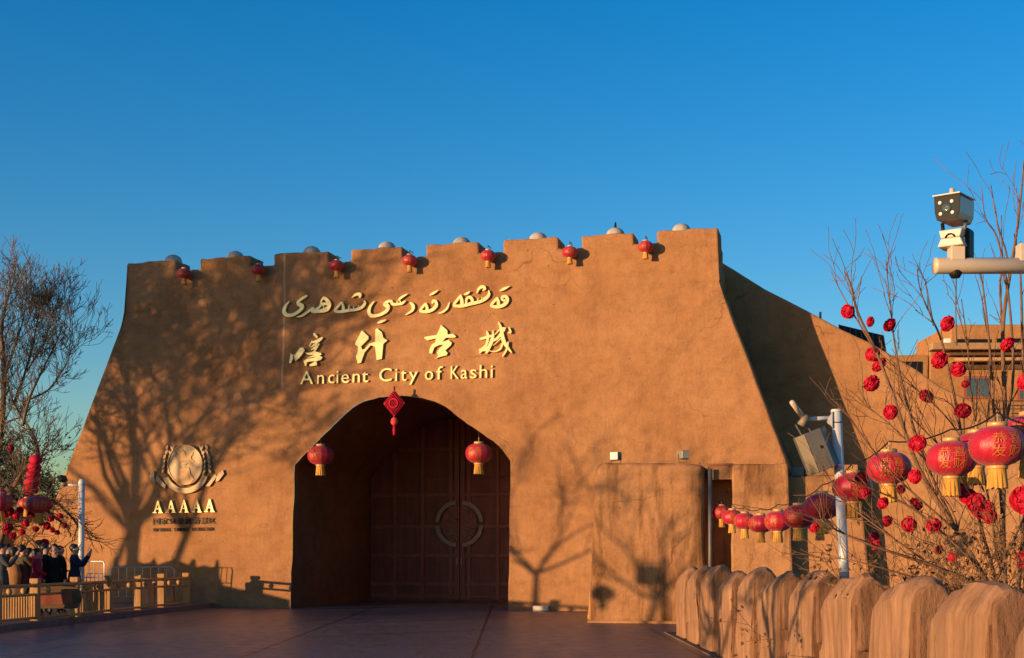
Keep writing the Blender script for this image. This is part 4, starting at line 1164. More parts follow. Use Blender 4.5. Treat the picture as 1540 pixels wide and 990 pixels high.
prism(bm, [M_ @ Vector(p) for p in ((-.10, -.145, z1 + .004), (.095, -.145, z1 + .004), (.095, .22, z1 + .026), (-.10, .22, z1 + .026))], [M_ @ Vector(p) for p in ((-.10, -.145, z1 + .012), (.095, -.145, z1 + .012), (.095, .22, z1 + .034), (-.10, .22, z1 + .034))])
bmesh.ops.recalc_face_normals(bm, faces=bm.faces)
obj('sun_hood', bm, M_ARM, t)
tube('antenna_stub', [M_ @ Vector((0, -.02, z1 + .01)), M_ @ Vector((0, -.02, z1 + .075))], .018, M_ARM, t, 12)

# ------------------------------------------------------------------ pole with a tilted box behind the fence
D = 15.0
b_ = P(1270, 872, D); tp = P(1258, 620, D)
t = thing('camera_pole', 'white steel pole with a short cross arm behind the post fence', 'pole', (0, 0, 0))
dirv = (tp - b_); foot = b_ - dirv * ((b_.z - .1) / dirv.z)
tube('pole', [foot, tp], .056, M_POLE, t, 18)
tube('cap', [tp + Vector((0, 0, -.002)), tp + Vector((0, 0, .03))], .065, M_POLE, t, 18)
ja = P(1256, 628, D); jb = P(1210, 631, D - .05)
tube('cross_arm', [ja, jb], .024, M_POLE, t, 10)
bm = bmesh.new(); prism(bm, [P(1250, 620, D) + Vector((0, -.06, 0)), P(1250, 645, D) + Vector((0, -.06, 0)), P(1244, 630, D) + Vector((0, -.06, 0))][::-1], [P(1258, 620, D) + Vector((0, .06, 0)), P(1258, 645, D) + Vector((0, .06, 0)), P(1244, 634, D) + Vector((0, .06, 0))][::-1])
bmesh.ops.recalc_face_normals(bm, faces=bm.faces)
obj('gusset', bm, M_POLE, t)
tube('joint', [P(1214, 626, D - .09), P(1204, 640, D - .09)], .045, M_GREYLT, t, 10)
V, F = [], []
ring = [tp + Vector((.062 * math.cos(a), .062 * math.sin(a), -.10 + .02 * math.sin(a))) for a in [2 * PI * k / 16 for k in range(17)]]
tube_vf(V, F, ring, .006, 5); obj('cable_tie', (V, F), M_BLACK, t)
t = thing('small_camera', 'slim cream camera tilted on the end of the white pole cross arm', 'camera', P(1207, 630, D - .06))
tube('body', [Vector((0, 0, .02)), P(1191, 605, D - .35) - P(1207, 630, D - .06)], .028, M_ARM, t, 10)
tube('stem', [Vector((.0, 0, -.04)), Vector((.005, 0, .04))], .018, M_GREY, t, 8)
t = thing('equipment_box', 'grey tilted metal equipment box hanging from the pole cross arm', 'equipment box', P(1228, 678, D - .05))
t.rotation_euler = (R(-6), R(-24) * -1, R(22))
t.rotation_euler = Matrix.Rotation(R(22), 3, 'Y').inverted().to_euler()
Mb = Matrix.Rotation(R(30), 4, 'Z')
plan = [(-.165, .0), (-.085, -.13), (.10, -.135), (.19, .0), (.19, .15), (-.165, .15)]
bm = bmesh.new(); prism(bm, [(x, y, .225) for x, y in plan], [(x, y, -.235) for x, y in plan]); bmesh.ops.recalc_face_normals(bm, faces=bm.faces)
bevel(obj('case', bm, M_GREY, t), .008, 2)
bm = bmesh.new(); pl_ = [(-.170, -.004), (-.089, -.134), (-.094, -.137), (-.175, -.006)]
prism(bm, [(x, y, .22) for x, y in pl_], [(x, y, -.23) for x, y in pl_]); bmesh.ops.recalc_face_normals(bm, faces=bm.faces); obj('painted_lit_side', bm, M_GREYLT, t)  # paler sheet over the sun-facing side: lit tone put into the colour
bm = bmesh.new(); lathe(bm, [(.02, 0), (.018, .006)], 10, Matrix.Translation((.035, -.134, .02)) @ Matrix.Rotation(R(90), 4, 'X')); obj('keyhole', bm, M_BLACK, t)
V, F = [], []
for x in (-.09, .02): tube_vf(V, F, [(x, 0, .22), (x - .02, 0, .36)], .010, 5)
obj('hanger', (V, F), M_GREY, t)

# ------------------------------------------------------------------ houses behind the sloping wall
DH = 78.0
def HX(px, y=DH): return (px - 770) / 2000 * y
def HZ(py, y=DH): return 1.6 + (835 - py) / 2000 * y
h = thing('adobe_house', 'ochre flat-roofed adobe house with timber eaves and a red framed window', 'house', (0, 0, 0))
bm = bmesh.new(); box(bm, (HX(1398), DH, 0), (HX(1640), DH + 9, HZ(520))); bevel(obj('wall', bm, M_ADOBE_FAR, h), .08, 2)
bm = bmesh.new(); box(bm, (HX(1440), DH + 1.2, HZ(520) - .1), (HX(1640), DH + 8, HZ(488, DH + 1.2))); bevel(obj('upper_storey', bm, M_ADOBE_FAR, h), .08, 2)
bm = bmesh.new(); box(bm, (HX(1449), DH + 1.12, HZ(516, DH + 1.1)), (HX(1500), DH + 1.19, HZ(510, DH + 1.1))); obj('clerestory_window', bm, M_BLACK, h); bm = bmesh.new(); box(bm, (HX(1510), DH + 1.12, HZ(516, DH + 1.1)), (HX(1600), DH + 1.19, HZ(509, DH + 1.1))); obj('clerestory_window', bm, M_BLACK, h)
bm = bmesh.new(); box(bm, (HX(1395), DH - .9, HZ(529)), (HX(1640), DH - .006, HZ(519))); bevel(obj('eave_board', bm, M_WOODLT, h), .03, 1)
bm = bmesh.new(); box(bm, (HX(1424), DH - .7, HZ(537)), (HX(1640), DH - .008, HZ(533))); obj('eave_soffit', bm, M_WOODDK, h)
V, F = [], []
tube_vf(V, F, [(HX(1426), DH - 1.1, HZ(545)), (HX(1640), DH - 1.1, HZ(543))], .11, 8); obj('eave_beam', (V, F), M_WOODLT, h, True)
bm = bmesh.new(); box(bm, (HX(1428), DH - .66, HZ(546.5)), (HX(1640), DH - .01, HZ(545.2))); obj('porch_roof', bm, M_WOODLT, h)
bm = bmesh.new(); box(bm, (HX(1428), DH - .2, HZ(556)), (HX(1640), DH - .012, HZ(549))); obj('painted_eave_shade', bm, M_WOODDK, h)  # dark strip painted in for the shade under the eave
wf = None
for (xa, xb, ya, yb) in ((1449, 1489, 566, 600), (1529, 1575, 570, 604)):
    bm = bmesh.new(); box(bm, (HX(xa), DH - .10, HZ(yb)), (HX(xb), DH - .004, HZ(ya)))
    wf = obj('window', bm, M_WINFR, h)
    for k in range(2):
        x0, x1 = HX(xa) + .16 + k * (HX(xb) - HX(xa) - .2) / 2, HX(xa) + .04 + (k + 1) * (HX(xb) - HX(xa) - .2) / 2 + .04
        bm = bmesh.new(); box(bm, (x0, DH - .115, HZ(yb) + .14), (x1, DH - .101, HZ(ya) - .14)); obj('pane', bm, M_GLASS, wf)
V, F = [], []
for k in range(13):
    x = HX(1476 + k * 12); tube_vf(V, F, [(x, DH - 1.3, HZ(632)), (x, DH - 1.3, HZ(607))], .03, 5)
for y in (607, 619, 631): tube_vf(V, F, [(HX(1474), DH - 1.3, HZ(y)), (HX(1640), DH - 1.3, HZ(y))], .035, 5)
obj('balcony_railing', (V, F), M_WOODDK, h)
bm = bmesh.new(); box(bm, (HX(1474), DH - 1.35, HZ(637)), (HX(1640), DH - .014, HZ(632))); obj('balcony_slab', bm, M_WOODLT, h)
bm = bmesh.new(); box(bm, (HX(1424), DH + .3, HZ(520)), (HX(1432), DH + .6, HZ(508))); obj('roof_vent', bm, M_WHITE, h)
h = thing('side_house', 'lower plain adobe house with one dark opening left of the timbered house', 'house', (0, 0, 0))
bm = bmesh.new(); box(bm, (HX(1322), DH, 0), (HX(1397), DH + 9, HZ(534))); bevel(obj('wall', bm, M_ADOBE_FAR, h), .08, 2)
bm = bmesh.new(); box(bm, (HX(1355), DH - .06, HZ(562)), (HX(1386), DH - .004, HZ(544))); obj('opening', bm, M_BLACK, h)

# ------------------------------------------------------------------ timber railing on the left
def GL(px, Y): return Vector(((px - 770) / 2000 * Y, Y, .14))
rail_px = [(-62, 26.2), (-5, 28.1), (53, 29.7), (113, 31.6), (163, 33.7), (208, 35.6), (243, 37.3), (280, 39.1)]
rl = thing('timber_railing', 'low varnished timber railing with balusters along the left kerb', 'railing', (0, 0, 0))
posts = [GL(px, Y) for px, Y in rail_px]
for i, p in enumerate(posts):
    bm = bmesh.new()
    box(bm, (p.x - .09, p.y - .09, .10), (p.x + .09, p.y + .09, .93))
    box(bm, (p.x - .07, p.y - .07, .93), (p.x + .07, p.y + .07, .97)); box(bm, (p.x - .095, p.y - .095, .97), (p.x + .095, p.y + .095, 1.08))
    bevel(obj('post', bm, M_RAILWOOD, rl), .012, 2)
for i, (a, q) in enumerate(zip(posts, posts[1:])):
    d = (q - a).normalized(); a2, q2 = a + d * .09, q - d * .09
    for nm, z, r in (('top_rail', .92, .045), ('middle_rail', .72, .035), ('bottom_rail', .20, .035)):
        V, F = [], []; tube_vf(V, F, [Vector((a2.x, a2.y, z)), Vector((q2.x, q2.y, z))], r, 6); obj(nm, (V, F), M_RAILWOOD, rl)
    Ln = (q2 - a2).length
    for k in range(2):
        c_ = a2.lerp(q2, (k + .7) / 2.4)
        bm = bmesh.new(); lathe(bm, [(.03, .74), (.065, .79), (.065, .84), (.03, .885)], 10, Matrix.Translation((c_.x, c_.y, 0))); obj('knob', bm, M_RAILWOOD, rl, True)
    if i in (0, 1, 3):
        n = 13
        for k in range(n):
            c_ = a2.lerp(q2, (k + .5) / n); V, F = [], []
            tube_vf(V, F, [(c_.x, c_.y, .22), (c_.x, c_.y, .70)], .022, 5); obj('baluster', (V, F), M_RAILWOOD, rl)
# notice board between two of its posts
c_ = GL(82, 30.9)
t = thing('notice_board', 'low dark timber notice board standing behind the third bay of the railing', 'board', (c_.x, c_.y, .137), R(6))
bm = bmesh.new(); pr = [(-.62, .42), (-.5, .22), (.5, .22), (.62, .42), (.55, .70), (.45, .76), (-.45, .76), (-.55, .70)]
prism(bm, [(x, -.03, z) for x, z in pr], [(x, .03, z) for x, z in pr]); bmesh.ops.recalc_face_normals(bm, faces=bm.faces)
bevel(obj('board', bm, M_WOODDK, t), .01, 1)
bm = bmesh.new(); box(bm, (-.42, -.045, .32), (.42, -.034, .62)); obj('carved_panel', bm, M_DOOR, t)
for x in (-.4, .4):
    bm = bmesh.new(); lathe(bm, [(.06, .0), (.075, .08), (.05, .22)], 10, Matrix.Translation((x, 0, 0))); obj('foot', bm, M_RAILWOOD, t, True)
# stump planters behind it
for i, (px, Y, w_, h_, lab) in enumerate(((20, 30.0, .30, .72, 'broad pale stump behind the leftmost bay of the railing'), (128, 35.2, .22, .70, 'dim stump behind the fourth bay of the railing'), (150, 35.8, .33, .74, 'broad sunlit stump beside the fifth post of the railing'),
                                    (219, 38.4, .26, .78, 'sunlit stump just right of the sixth railing post'), (248, 40.0, .30, .76, 'waisted sunlit stump near the right end of the railing'))):
    p = GL(px, Y); g = random.Random(i)
    bm = bmesh.new(); lathe(bm, [(w_ * 1.05, 0), (w_ * .95, .1), (w_ * .82, .35), (w_ * .9, h_ - .1), (w_ * .95, h_), (w_ * .8, h_ + .02)], 18)
    for v in bm.verts: v.co.x *= 1 + g.uniform(-.04, .04); v.co.y *= 1 + g.uniform(-.04, .04)
    o = obj('tree_stump', bm, M_STUMP, None, True); o.location = (p.x, p.y, .137); prop(o, lab, 'stump', 'stumps behind the railing')
# steel crowd barriers by the wall
def barrier(label, a, b_, z0, z1, n, m_):
    t = thing('crowd_barrier', label, 'barrier', (0, 0, 0), 0, 'barriers by the wall')
    V, F = [], []
    tube_vf(V, F, [Vector((a.x, a.y, .14)), Vector((a.x, a.y, z1 - .08)), a.lerp(b_, .05) * 1 + Vector((0, 0, z1 - a.lerp(b_, .05).z)), b_.lerp(a, .05) + Vector((0, 0, z1 - b_.lerp(a, .05).z)), Vector((b_.x, b_.y, z1 - .08)), Vector((b_.x, b_.y, .14))], .020, 6)
    obj('frame', (V, F), m_, t, True)
    V, F = [], []; tube_vf(V, F, [Vector((a.x, a.y, z0)), Vector((b_.x, b_.y, z0))], .015, 5); obj('lower_rail', (V, F), m_, t)
    for k in range(1, n):
        c_ = a.lerp(b_, k / n); V, F = [], []; tube_vf(V, F, [Vector((c_.x, c_.y, z0)), Vector((c_.x, c_.y, z1 - .01))], .012, 5); obj('bar', (V, F), m_, t)
barrier('steel crowd barrier with upright bars in the shadow at the wall foot', GL(166, 39.4), GL(262, 40.2), .35, 1.24, 8, M_STEEL)
barrier('steel crowd barrier beside the person raising a phone', GL(126, 38.5), GL(157, 38.3), .95, 1.42, 4, M_STEEL)
barrier('low steel barrier between the fourth and fifth railing posts', GL(130, 39.6), GL(160, 39.6), .4, 1.05, 5, M_STEEL)

# ------------------------------------------------------------------ camera pole on the left
D = 33.4
t = thing('lamp_pole', 'slim white pole with a camera arm beside the crowd on the left', 'pole', (0, 0, 0))
b_ = P(121.5, 870, D); q = P(123, 727, D)
tube('pole', [Vector((b_.x, D, .13)), q], .075, M_POLE, t, 14)
bm = bmesh.new(); lathe(bm, [(.085, -.05), (.09, .02), (.06, .09), (.02, .11)], 14, Matrix.Translation(q)); obj('cap', bm, M_POLE, t, True)
tube('arm', [q + Vector((0, 0, -.06)), P(97, 729, D)], .03, M_POLE, t, 8)
t = thing('dome_camera', 'little dark camera on the arm tip of the slim white pole', 'camera', P(96, 726, D))
bm = bmesh.new(); box(bm, (-.06, -.2, .02), (.08, .18, .18), Matrix.Rotation(R(-25), 4, 'Y')); bevel(obj('housing', bm, M_BLACK, t), .03, 2)
bm = bmesh.new(); lathe(bm, [(.03, -.1), (.09, -.06), (.08, .01)], 12); obj('dome', bm, M_GREYLT, t, True)

# ------------------------------------------------------------------ low wall left of the gate
t = thing('low_wall', 'low plain adobe wall running left from the foot of the gate', 'wall', W(0, 0, 0), -TH)
pr = refine([(-40, 0), (-40, 2.7), (-8.6, 2.75), (-8.6, 0)], .8, .03, random.Random(3))
bm = bmesh.new(); prism(bm, [(u, 3.0, z) for u, z in pr], [(u, 3.8, z) for u, z in pr]); bmesh.ops.recalc_face_normals(bm, faces=bm.faces)
bevel(obj('wall', bm, M_ADOBE, t), .05, 2)

# ------------------------------------------------------------------ trees on the left
def px_tree(name, label, limbs, seed, mt, mc, group=None, kid_p=.6, kid_L=(.6, 1.6), maxl=3, rmin=.009, up=.2):
    g = random.Random(seed); t = thing(name, label, 'tree', (0, 0, 0), 0, group); out = []
    for k, (px, r, Y) in enumerate(limbs):
        pts = [P(x, y, Y + .4 * math.sin(k * 1.7 + i * 1.1) * (i > 0)) for i, (x, y) in enumerate(px)]
        sm = [Vector(q) for q in catmull([tuple(v) for v in pts], 4)]
        rad = [r * (1 - .85 * i / (len(sm) - 1)) + .008 for i in range(len(sm))]
        out.append((0 if r > .07 else 1, sm, rad))
        for i in range(2, len(sm) - 1):
            for _ in range(2):
                if g.random() < kid_p:
                    ax = (sm[i + 1] - sm[i]).normalized()
                    d = ax + Vector((g.gauss(0, .6), g.gauss(0, .6), g.gauss(.2, .35)))
                    branch(out, sm[i], d, g.uniform(*kid_L), max(.012, rad[i] * .4), 2, 2 + maxl - 1, g, up, 4, .14, (2, 4), .62)
    tree_parts(t, out, mt, mc, 1, rmin)
    return t
px_tree('bare_tree', 'tall bare tree with upswept fine twigs at the left edge against the sky', [
    ([(-34, 900), (-26, 800), (-14, 720), (2, 640), (6, 560), (2, 496), (10, 453), (16, 438)], .15, 45.0),
    ([(-18, 800), (16, 740), (38, 705), (57, 690), (50, 655), (34, 630), (18, 600), (8, 560)], .085, 44.4),
    ([(34, 640), (44, 600), (62, 560), (82, 521), (92, 496)], .05, 44.6),
    ([(20, 610), (38, 560), (50, 515), (57, 478), (64, 444)], .045, 45.0),
    ([(46, 600), (74, 585), (98, 550), (108, 524)], .032, 44.3),
    ([(10, 560), (24, 515), (34, 484), (38, 456)], .04, 45.4),
    ([(4, 640), (-20, 560), (-30, 502), (-22, 453)], .06, 45.2),
    ([(40, 560), (64, 518), (76, 487), (84, 460)], .03, 45.1),
], 21, M_BARK, M_TWIG_GREY, kid_p=.95, kid_L=(.5, 1.25), maxl=4, rmin=.0075)
px_tree('bare_tree', 'low spreading bare tree hung with red flowers above the crowd', [
    ([(-20, 900), (-4, 830), (10, 790), (30, 760), (60, 762), (85, 780), (105, 795)], .09, 33.6),
    ([(10, 790), (28, 800), (48, 812), (60, 830)], .03, 33.4),
    ([(30, 760), (70, 750), (95, 765), (116, 790), (118, 808)], .035, 33.8),
    ([(-4, 830), (-10, 760), (10, 730), (30, 745)], .04, 33.5),
], 22, M_BARK, M_TWIG_DK, kid_p=.55, kid_L=(.35, .8), rmin=.007, up=.02)
g = random.Random(77)
for i, (px, Y, hh, lab) in enumerate(((-30, 62, 7.0, 'dark evergreen tree at the left picture edge behind the low wall'), (48, 66, 7.4, 'dark twiggy evergreen behind the column of red lanterns'), (88, 70, 6.2, 'dark evergreen half hidden by the sloping left edge of the gate'), (18, 74, 7.2, 'farthest dark evergreen between the bare trunks at left'))):
    t = thing('evergreen_tree', lab, 'tree', ((px - 770) / 2000 * Y, Y, 0), 0, 'evergreens behind the low wall')
    out = []; gg = random.Random(200 + i)
    out.append((0, [Vector((0, 0, 0)), Vector((.1, 0, hh * .35)), Vector((0, 0, hh * .8))], [.16, .13, .04]))
    for k in range(16):
        z = hh * gg.uniform(.25, .8); az = gg.uniform(0, 2 * PI); an = R(gg.uniform(35, 70))
        branch(out, Vector((0, 0, z)), Vector((math.cos(az) * math.sin(an), math.sin(az) * math.sin(an), math.cos(an))), hh * .24, .04, 1, 3, gg, .15, 4, .15, (3, 4), .6)
    V, F = [], []
    for l, pts, rad in out:
        tube_vf(V, F, pts, [max(.012, r_) for r_ in rad], 5 if l < 2 else 3, cap=False)
    obj('trunk', (V, F), M_TWIG_DK, t)
    V, F = [], []
    for l, pts, rad in out:
        if l >= 2:
            for p in pts: leaf_clump(3, p, (.12, .12, .10), gg, .085, V, F)
    obj('crown', (V, F), M_LEAF_DARK, t)
# column of red lanterns wound on a limb, and flowers in the low tree
t = thing('lantern_column', 'column of stacked round red lanterns hanging from the bare limb at left', 'lantern', (0, 0, 0))
top_ = P(54, 692, 35.0); bot = P(46, 737, 35.0)
V, F = [], []
n = 5
for k in range(n):
    c_ = top_.lerp(bot, k / (n - 1))
    bm = bmesh.new(); rr = .165 + .012 * k
    prof = [(rr * max(.35, abs(math.cos(a)) ** .8), .135 * math.sin(a)) for a in [(-PI / 2 + PI * q / 8) for q in range(9)]]
    lathe(bm, prof, 20, Matrix.Translation(c_)); obj('lantern_body', bm, M_FLOWER, t, True)
V, F = [], []; tube_vf(V, F, [P(55, 680, 35.0), top_], .02, 5); obj('cord', (V, F), M_FLOWER_DK, t)
p = P(59, 759, 33.2); place(p, .62, .4, 'large red lantern in the low tree under the lantern column', 'lanterns in the left trees')
p = P(40, 758, 33.6); place(p, .42, 1.4, 'red lantern left of the large lantern under the lantern column', 'lanterns in the left trees')
p = P(0, 756, 32.6); place(p, .62, 1.4, 'red lantern cut by the left picture edge', 'lanterns in the left trees')
fl2 = [(16, 674, 10), (24, 776, 11), (38, 787, 11), (76, 780, 10), (71, 791, 12), (79, 797, 9), (12, 794, 15), (9, 798, 11), (67, 817, 13), (14, 769, 14), (8, 775, 10), (30, 768, 12), (47, 774, 11), (90, 776, 9), (62, 786, 10), (54, 796, 9), (33, 800, 10), (20, 806, 11), (86, 801, 8), (4, 742, 12), (98, 790, 8)]
order2 = sorted(range(len(fl2)), key=lambda i: fl2[i][1]); rank2 = {i: k for k, i in enumerate(order2)}
for i, (px, py, s_) in enumerate(fl2):
    Y = 33.0 + g.uniform(-.4, .4); dia = s_ / 2000 * Y / .92
    o = dup(fr[i % 3 == 0], P(px, py, Y), (R(g.uniform(40, 110)), R(g.uniform(-30, 30)), R(g.uniform(-100, 20))), 'red paper flower in the low left tree, %s from the top' % ORD[rank2[i]])
    o['group'] = 'red paper flowers in the low left tree'; o.scale = (dia, dia, dia)

# ------------------------------------------------------------------ people behind the railing
M_SKIN = simple('skin', (.46, .26, .17), .55, 0, .3, .06, 8)
M_HAIR = simple('black_hair', (.012, .010, .009), .5, 0, .4, .3, 30)
M_SHOE = simple('shoe', (.03, .025, .022), .5)
def cloth(name, c): return simple(name, c, .85, 0, .15, .18, 9, .25)
COATS = {'navy': cloth('navy_coat', (.018, .022, .038)), 'black': cloth('black_coat', (.014, .014, .016)), 'olive': cloth('olive_coat', (.07, .055, .035)), 'crimson': cloth('crimson_coat', (.26, .015, .04)), 'grey': cloth('grey_coat', (.06, .065, .065)), 'brown': cloth('brown_coat', (.13, .065, .03))}
M_TROUS = cloth('dark_trousers', (.02, .02, .026)); M_SCARF = cloth('pink_scarf', (.62, .09, .13)); M_BAG = cloth('tan_bag', (.36, .17, .06)); M_BLUE = cloth('blue_jeans', (.03, .07, .22))
def person(label, loc, rz, h, coat, arms, hair_long=False, trousers=None, head_turn=0.0):
    """figure faces local +Y"""
    h *= .965
    t = thing('person', label, 'person', loc, rz, 'people watching behind the railing')
    Vs, Es, Rs, Tag = [], [], [], []
    def v(p, r, tag, par=None):
        Vs.append(Vector(p) * h); Rs.append((r[0] * h, r[1] * h) if isinstance(r, tuple) else (r * h, r * h)); Tag.append(tag)
        if par is not None: Es.append((par, len(Vs) - 1))
        return len(Vs) - 1
    pel = v((0, 0, .53), (.088, .066), 1); wa = v((0, 0, .62), (.082, .062), 1, pel); ch = v((0, .005, .72), (.098, .068), 1, wa); nb = v((0, 0, .805), (.068, .050), 1, ch)
    nk = v((0, .004, .845), .033, 0, nb); h0 = v((0, .012, .885), (.042, .046), 0, nk); h1 = v((0, .014, .925), (.047, .055), 0, h0); h2 = v((0, .008, .965), (.036, .042), 0, h1)
    no = v((0, .072, .912), .008, 0, h1)
    for s_ in (-1, 1):
        v((s_ * .050, .0, .915), .010, 0, h1)
        hp = v((s_ * .048, 0, .49), .060, 1 if coat != 'x' else 2, pel); th = v((s_ * .052, .0, .40), .056, 1, hp); kn = v((s_ * .055, .012, .275), .040, 2, th); cf = v((s_ * .055, -.005, .17), .034, 2, kn); an = v((s_ * .055, 0, .045), .024, 3, cf)
        v((s_ * .06, .075, .018), .020, 3, an)
        sh = v((s_ * .105, 0, .79), .044, 1, nb)
        if arms[0 if s_ < 0 else 1] == 'down': el, wr, ha = (s_ * .135, -.01, .63), (s_ * .14, .03, .50), (s_ * .14, .045, .46)
        elif arms[0 if s_ < 0 else 1] == 'phone': el, wr, ha = (s_ * .13, .09, .68), (s_ * .055, .19, .83), (s_ * .045, .205, .875)
        elif arms[0 if s_ < 0 else 1] == 'up': el, wr, ha = (s_ * .15, .06, .90), (s_ * .10, .09, 1.02), (s_ * .09, .10, 1.065)
        else: el, wr, ha = (s_ * .14, .02, .65), (s_ * .05, .11, .62), (s_ * .01, .12, .62)
        e_ = v(el, .034, 1, sh); w_ = v(wr, .024, 1, e_); hd = v(ha, (.022, .016), 0, w_)
        dv = (Vector(ha) - Vector(wr)).normalized()
        for q in range(4):
            f1 = Vector(ha) + dv * .018 + Vector(((q - 1.5) * .010, .004, 0)); a_ = v(f1, .0058, 0, hd)
            v(f1 + dv * (.026, .03, .028, .022)[q] + Vector((0, .008, -.004)), .0048, 0, a_)
        v(Vector(ha) + Vector((-s_ * .022, .012, .008)), .006, 0, hd)
    me = bpy.data.meshes.new('body'); me.from_pydata([tuple(p) for p in Vs], Es, [])
    o = bpy.data.objects.new('body', me); C.objects.link(o)
    m = o.modifiers.new('skin', 'SKIN'); m.use_smooth_shade = True
    for k, sv in enumerate(me.skin_vertices[0].data):
        sv.radius = Rs[k]; sv.use_root = (k == 0)
    s2 = o.modifiers.new('sub', 'SUBSURF'); s2.levels = 2; s2.render_levels = 2
    dg = bpy.context.evaluated_depsgraph_get()
    nm = bpy.data.meshes.new_from_object(o.evaluated_get(dg))
    bpy.data.objects.remove(o); nm.name = 'body'
    pt = np.array([tuple(p) for p in Vs]); tg = np.array(Tag)
    segs = [(np.array(Vs[a]), np.array(Vs[q]), Tag[q]) for a, q in Es]
    nm.materials.clear()
    for m_ in (M_SKIN, COATS[coat], trousers or M_TROUS, M_SHOE): nm.materials.append(m_)
    cen = np.empty(len(nm.polygons) * 3); nm.polygons.foreach_get('center', cen); cen = cen.reshape(-1, 3)
    best = np.full(len(cen), 9e9); idx = np.zeros(len(cen), int)
    for a, q, tag in segs:
        ab = q - a; s_ = np.clip((cen - a) @ ab / np.dot(ab, ab), 0, 1); d_ = ((a + s_[:, None] * ab - cen) ** 2).sum(1)
        m_ = d_ < best; best[m_] = d_[m_]; idx[m_] = tag
    nm.polygons.foreach_set('material_index', idx.tolist()); nm.polygons.foreach_set('use_smooth', [True] * len(cen))
    b = bpy.data.objects.new('body', nm); C.objects.link(b); b.parent = t
    # hair cap
    bm = bmesh.new(); bmesh.ops.create_icosphere(bm, subdivisions=3, radius=1)
    for vv in list(bm.verts):
        c_ = vv.co
        if c_.y > .55 and c_.z < .45: c_ *= .8
        if c_.z < -.25 and c_.y > -.1: c_ *= .7
        if hair_long and c_.z < -.1 and c_.y < .2: c_.z *= 2.2
        vv.co = Vector((c_.x * .056, c_.y * .064 - .006, c_.z * .058 + .938)) * h + Vector((random.uniform(-1, 1), random.uniform(-1, 1), random.uniform(-1, 1))) * .004
    obj('hair', bm, M_HAIR, t, True)
    for s_ in (-1, 1):
        bm = bmesh.new(); bmesh.ops.create_icosphere(bm, subdivisions=1, radius=.0055 * h, matrix=Matrix.Translation(Vector((s_ * .02, .062, .925)) * h)); obj('eye', bm, M_BLACK, t, True)
    # coat hem
    bm = bmesh.new(); prof = [(.080, .63), (.096, .56), (.103, .50), (.110, .43)]
    rings = [[bm.verts.new(Vector((r_ * 1.02 * math.cos(2 * PI * k / 20), r_ * .80 * math.sin(2 * PI * k / 20), z)) * h) for k in range(20)] for r_, z in prof]
    for a, q in zip(rings, rings[1:]):
        for k in range(20): bm.faces.new((a[k], a[(k + 1) % 20], q[(k + 1) % 20], q[k]))
    cs = obj('coat_skirt', bm, COATS[coat], t, True); sm = cs.modifiers.new('thick', 'SOLIDIFY'); sm.thickness = .012
    return t
def at(px, Y): Y -= 2.4; return Vector(((px - 770) / 2000 * Y, Y, .137))
def hold_phone(pp, h, label):
    h *= .965; M_ = Matrix.Translation(pp.location) @ Matrix.Rotation(pp.rotation_euler.z, 4, 'Z')
    t = thing('phone', label, 'phone', M_ @ (Vector((0, .222, .905)) * h), pp.rotation_euler.z, 'phones held up by the crowd')
    bm = bmesh.new(); box(bm, (-.075, -.005, -.038), (.075, .005, .038)); bevel(obj('case', bm, M_BLACK, t), .006, 2)
    bm = bmesh.new(); box(bm, (-.07, -.0065, -.034), (.07, -.0055, .034)); obj('screen', bm, M_GLASS, t)
pp = person('person in a navy jacket raising a phone beside the white pole', at(112, 34.6), R(-82), 1.81, 'navy', ('phone', 'phone')); hold_phone(pp, 1.81, 'dark phone raised by the person in navy beside the pole')
person('person in a long black coat looking toward the camera', at(82, 34.6), R(-165), 1.81, 'black', ('down', 'down'))
pp = person('person in a grey jacket raising a phone at the left edge', at(3, 33.4), R(-72), 1.82, 'grey', ('phone', 'phone')); hold_phone(pp, 1.82, 'phone held up by the person in grey at the left edge')
person('person in an olive coat holding both hands up to the face', at(34, 34.2), R(-30), 1.79, 'olive', ('phone', 'phone'))
pc = person('person in a crimson coat with a pink scarf and long hair', at(55, 34.0), R(-60), 1.70, 'crimson', ('down', 'fold'), True, M_BLUE)
M_ = Matrix.Translation(Vector((0, 0, 0)))
bm = bmesh.new(); lathe(bm, [(.06 * 1.7, .80 * 1.7), (.085 * 1.7, .825 * 1.7), (.075 * 1.7, .85 * 1.7), (.045 * 1.7, .855 * 1.7)], 16); obj('scarf', bm, M_SCARF, pc, True)
person('tall person in a brown coat standing behind the crowd', at(60, 35.6), R(-80), 1.92, 'brown', ('down', 'down'))
person('person in a dark coat partly hidden behind the long black coat', at(90, 36.0), R(-95), 1.78, 'navy', ('down', 'fold'))
person('person in a brown coat turned away behind the olive coat', at(22, 35.0), R(-50), 1.74, 'brown', ('down', 'phone'), True)
person('person in a black coat between the crimson and the long black coat', at(68, 34.9), R(-75), 1.82, 'black', ('down', 'fold'))
person('short person in grey behind the olive coat', at(44, 35.4), R(-60), 1.72, 'grey', ('down', 'down'), True)
person('person in navy at the far left edge, facing away from the gate', at(-8, 35.2), R(-110), 1.80, 'navy', ('down', 'down'))
person('person in a brown jacket between the grey jacket and the tan bag', at(12, 36.2), R(-85), 1.83, 'brown', ('down', 'fold'))
bm = bmesh.new(); lathe(bm, [(.02, -.3), (.17, -.24), (.2, 0), (.15, .2), (.05, .26)], 14)
for v in bm.verts: v.co.y *= .55
o = obj('shoulder_bag', bm, M_BAG, None, True); o.location = at(20, 34.0) + Vector((0, 0, 1.0)); prop(o, 'tan bag carried on the back of a person at the left', 'bag')

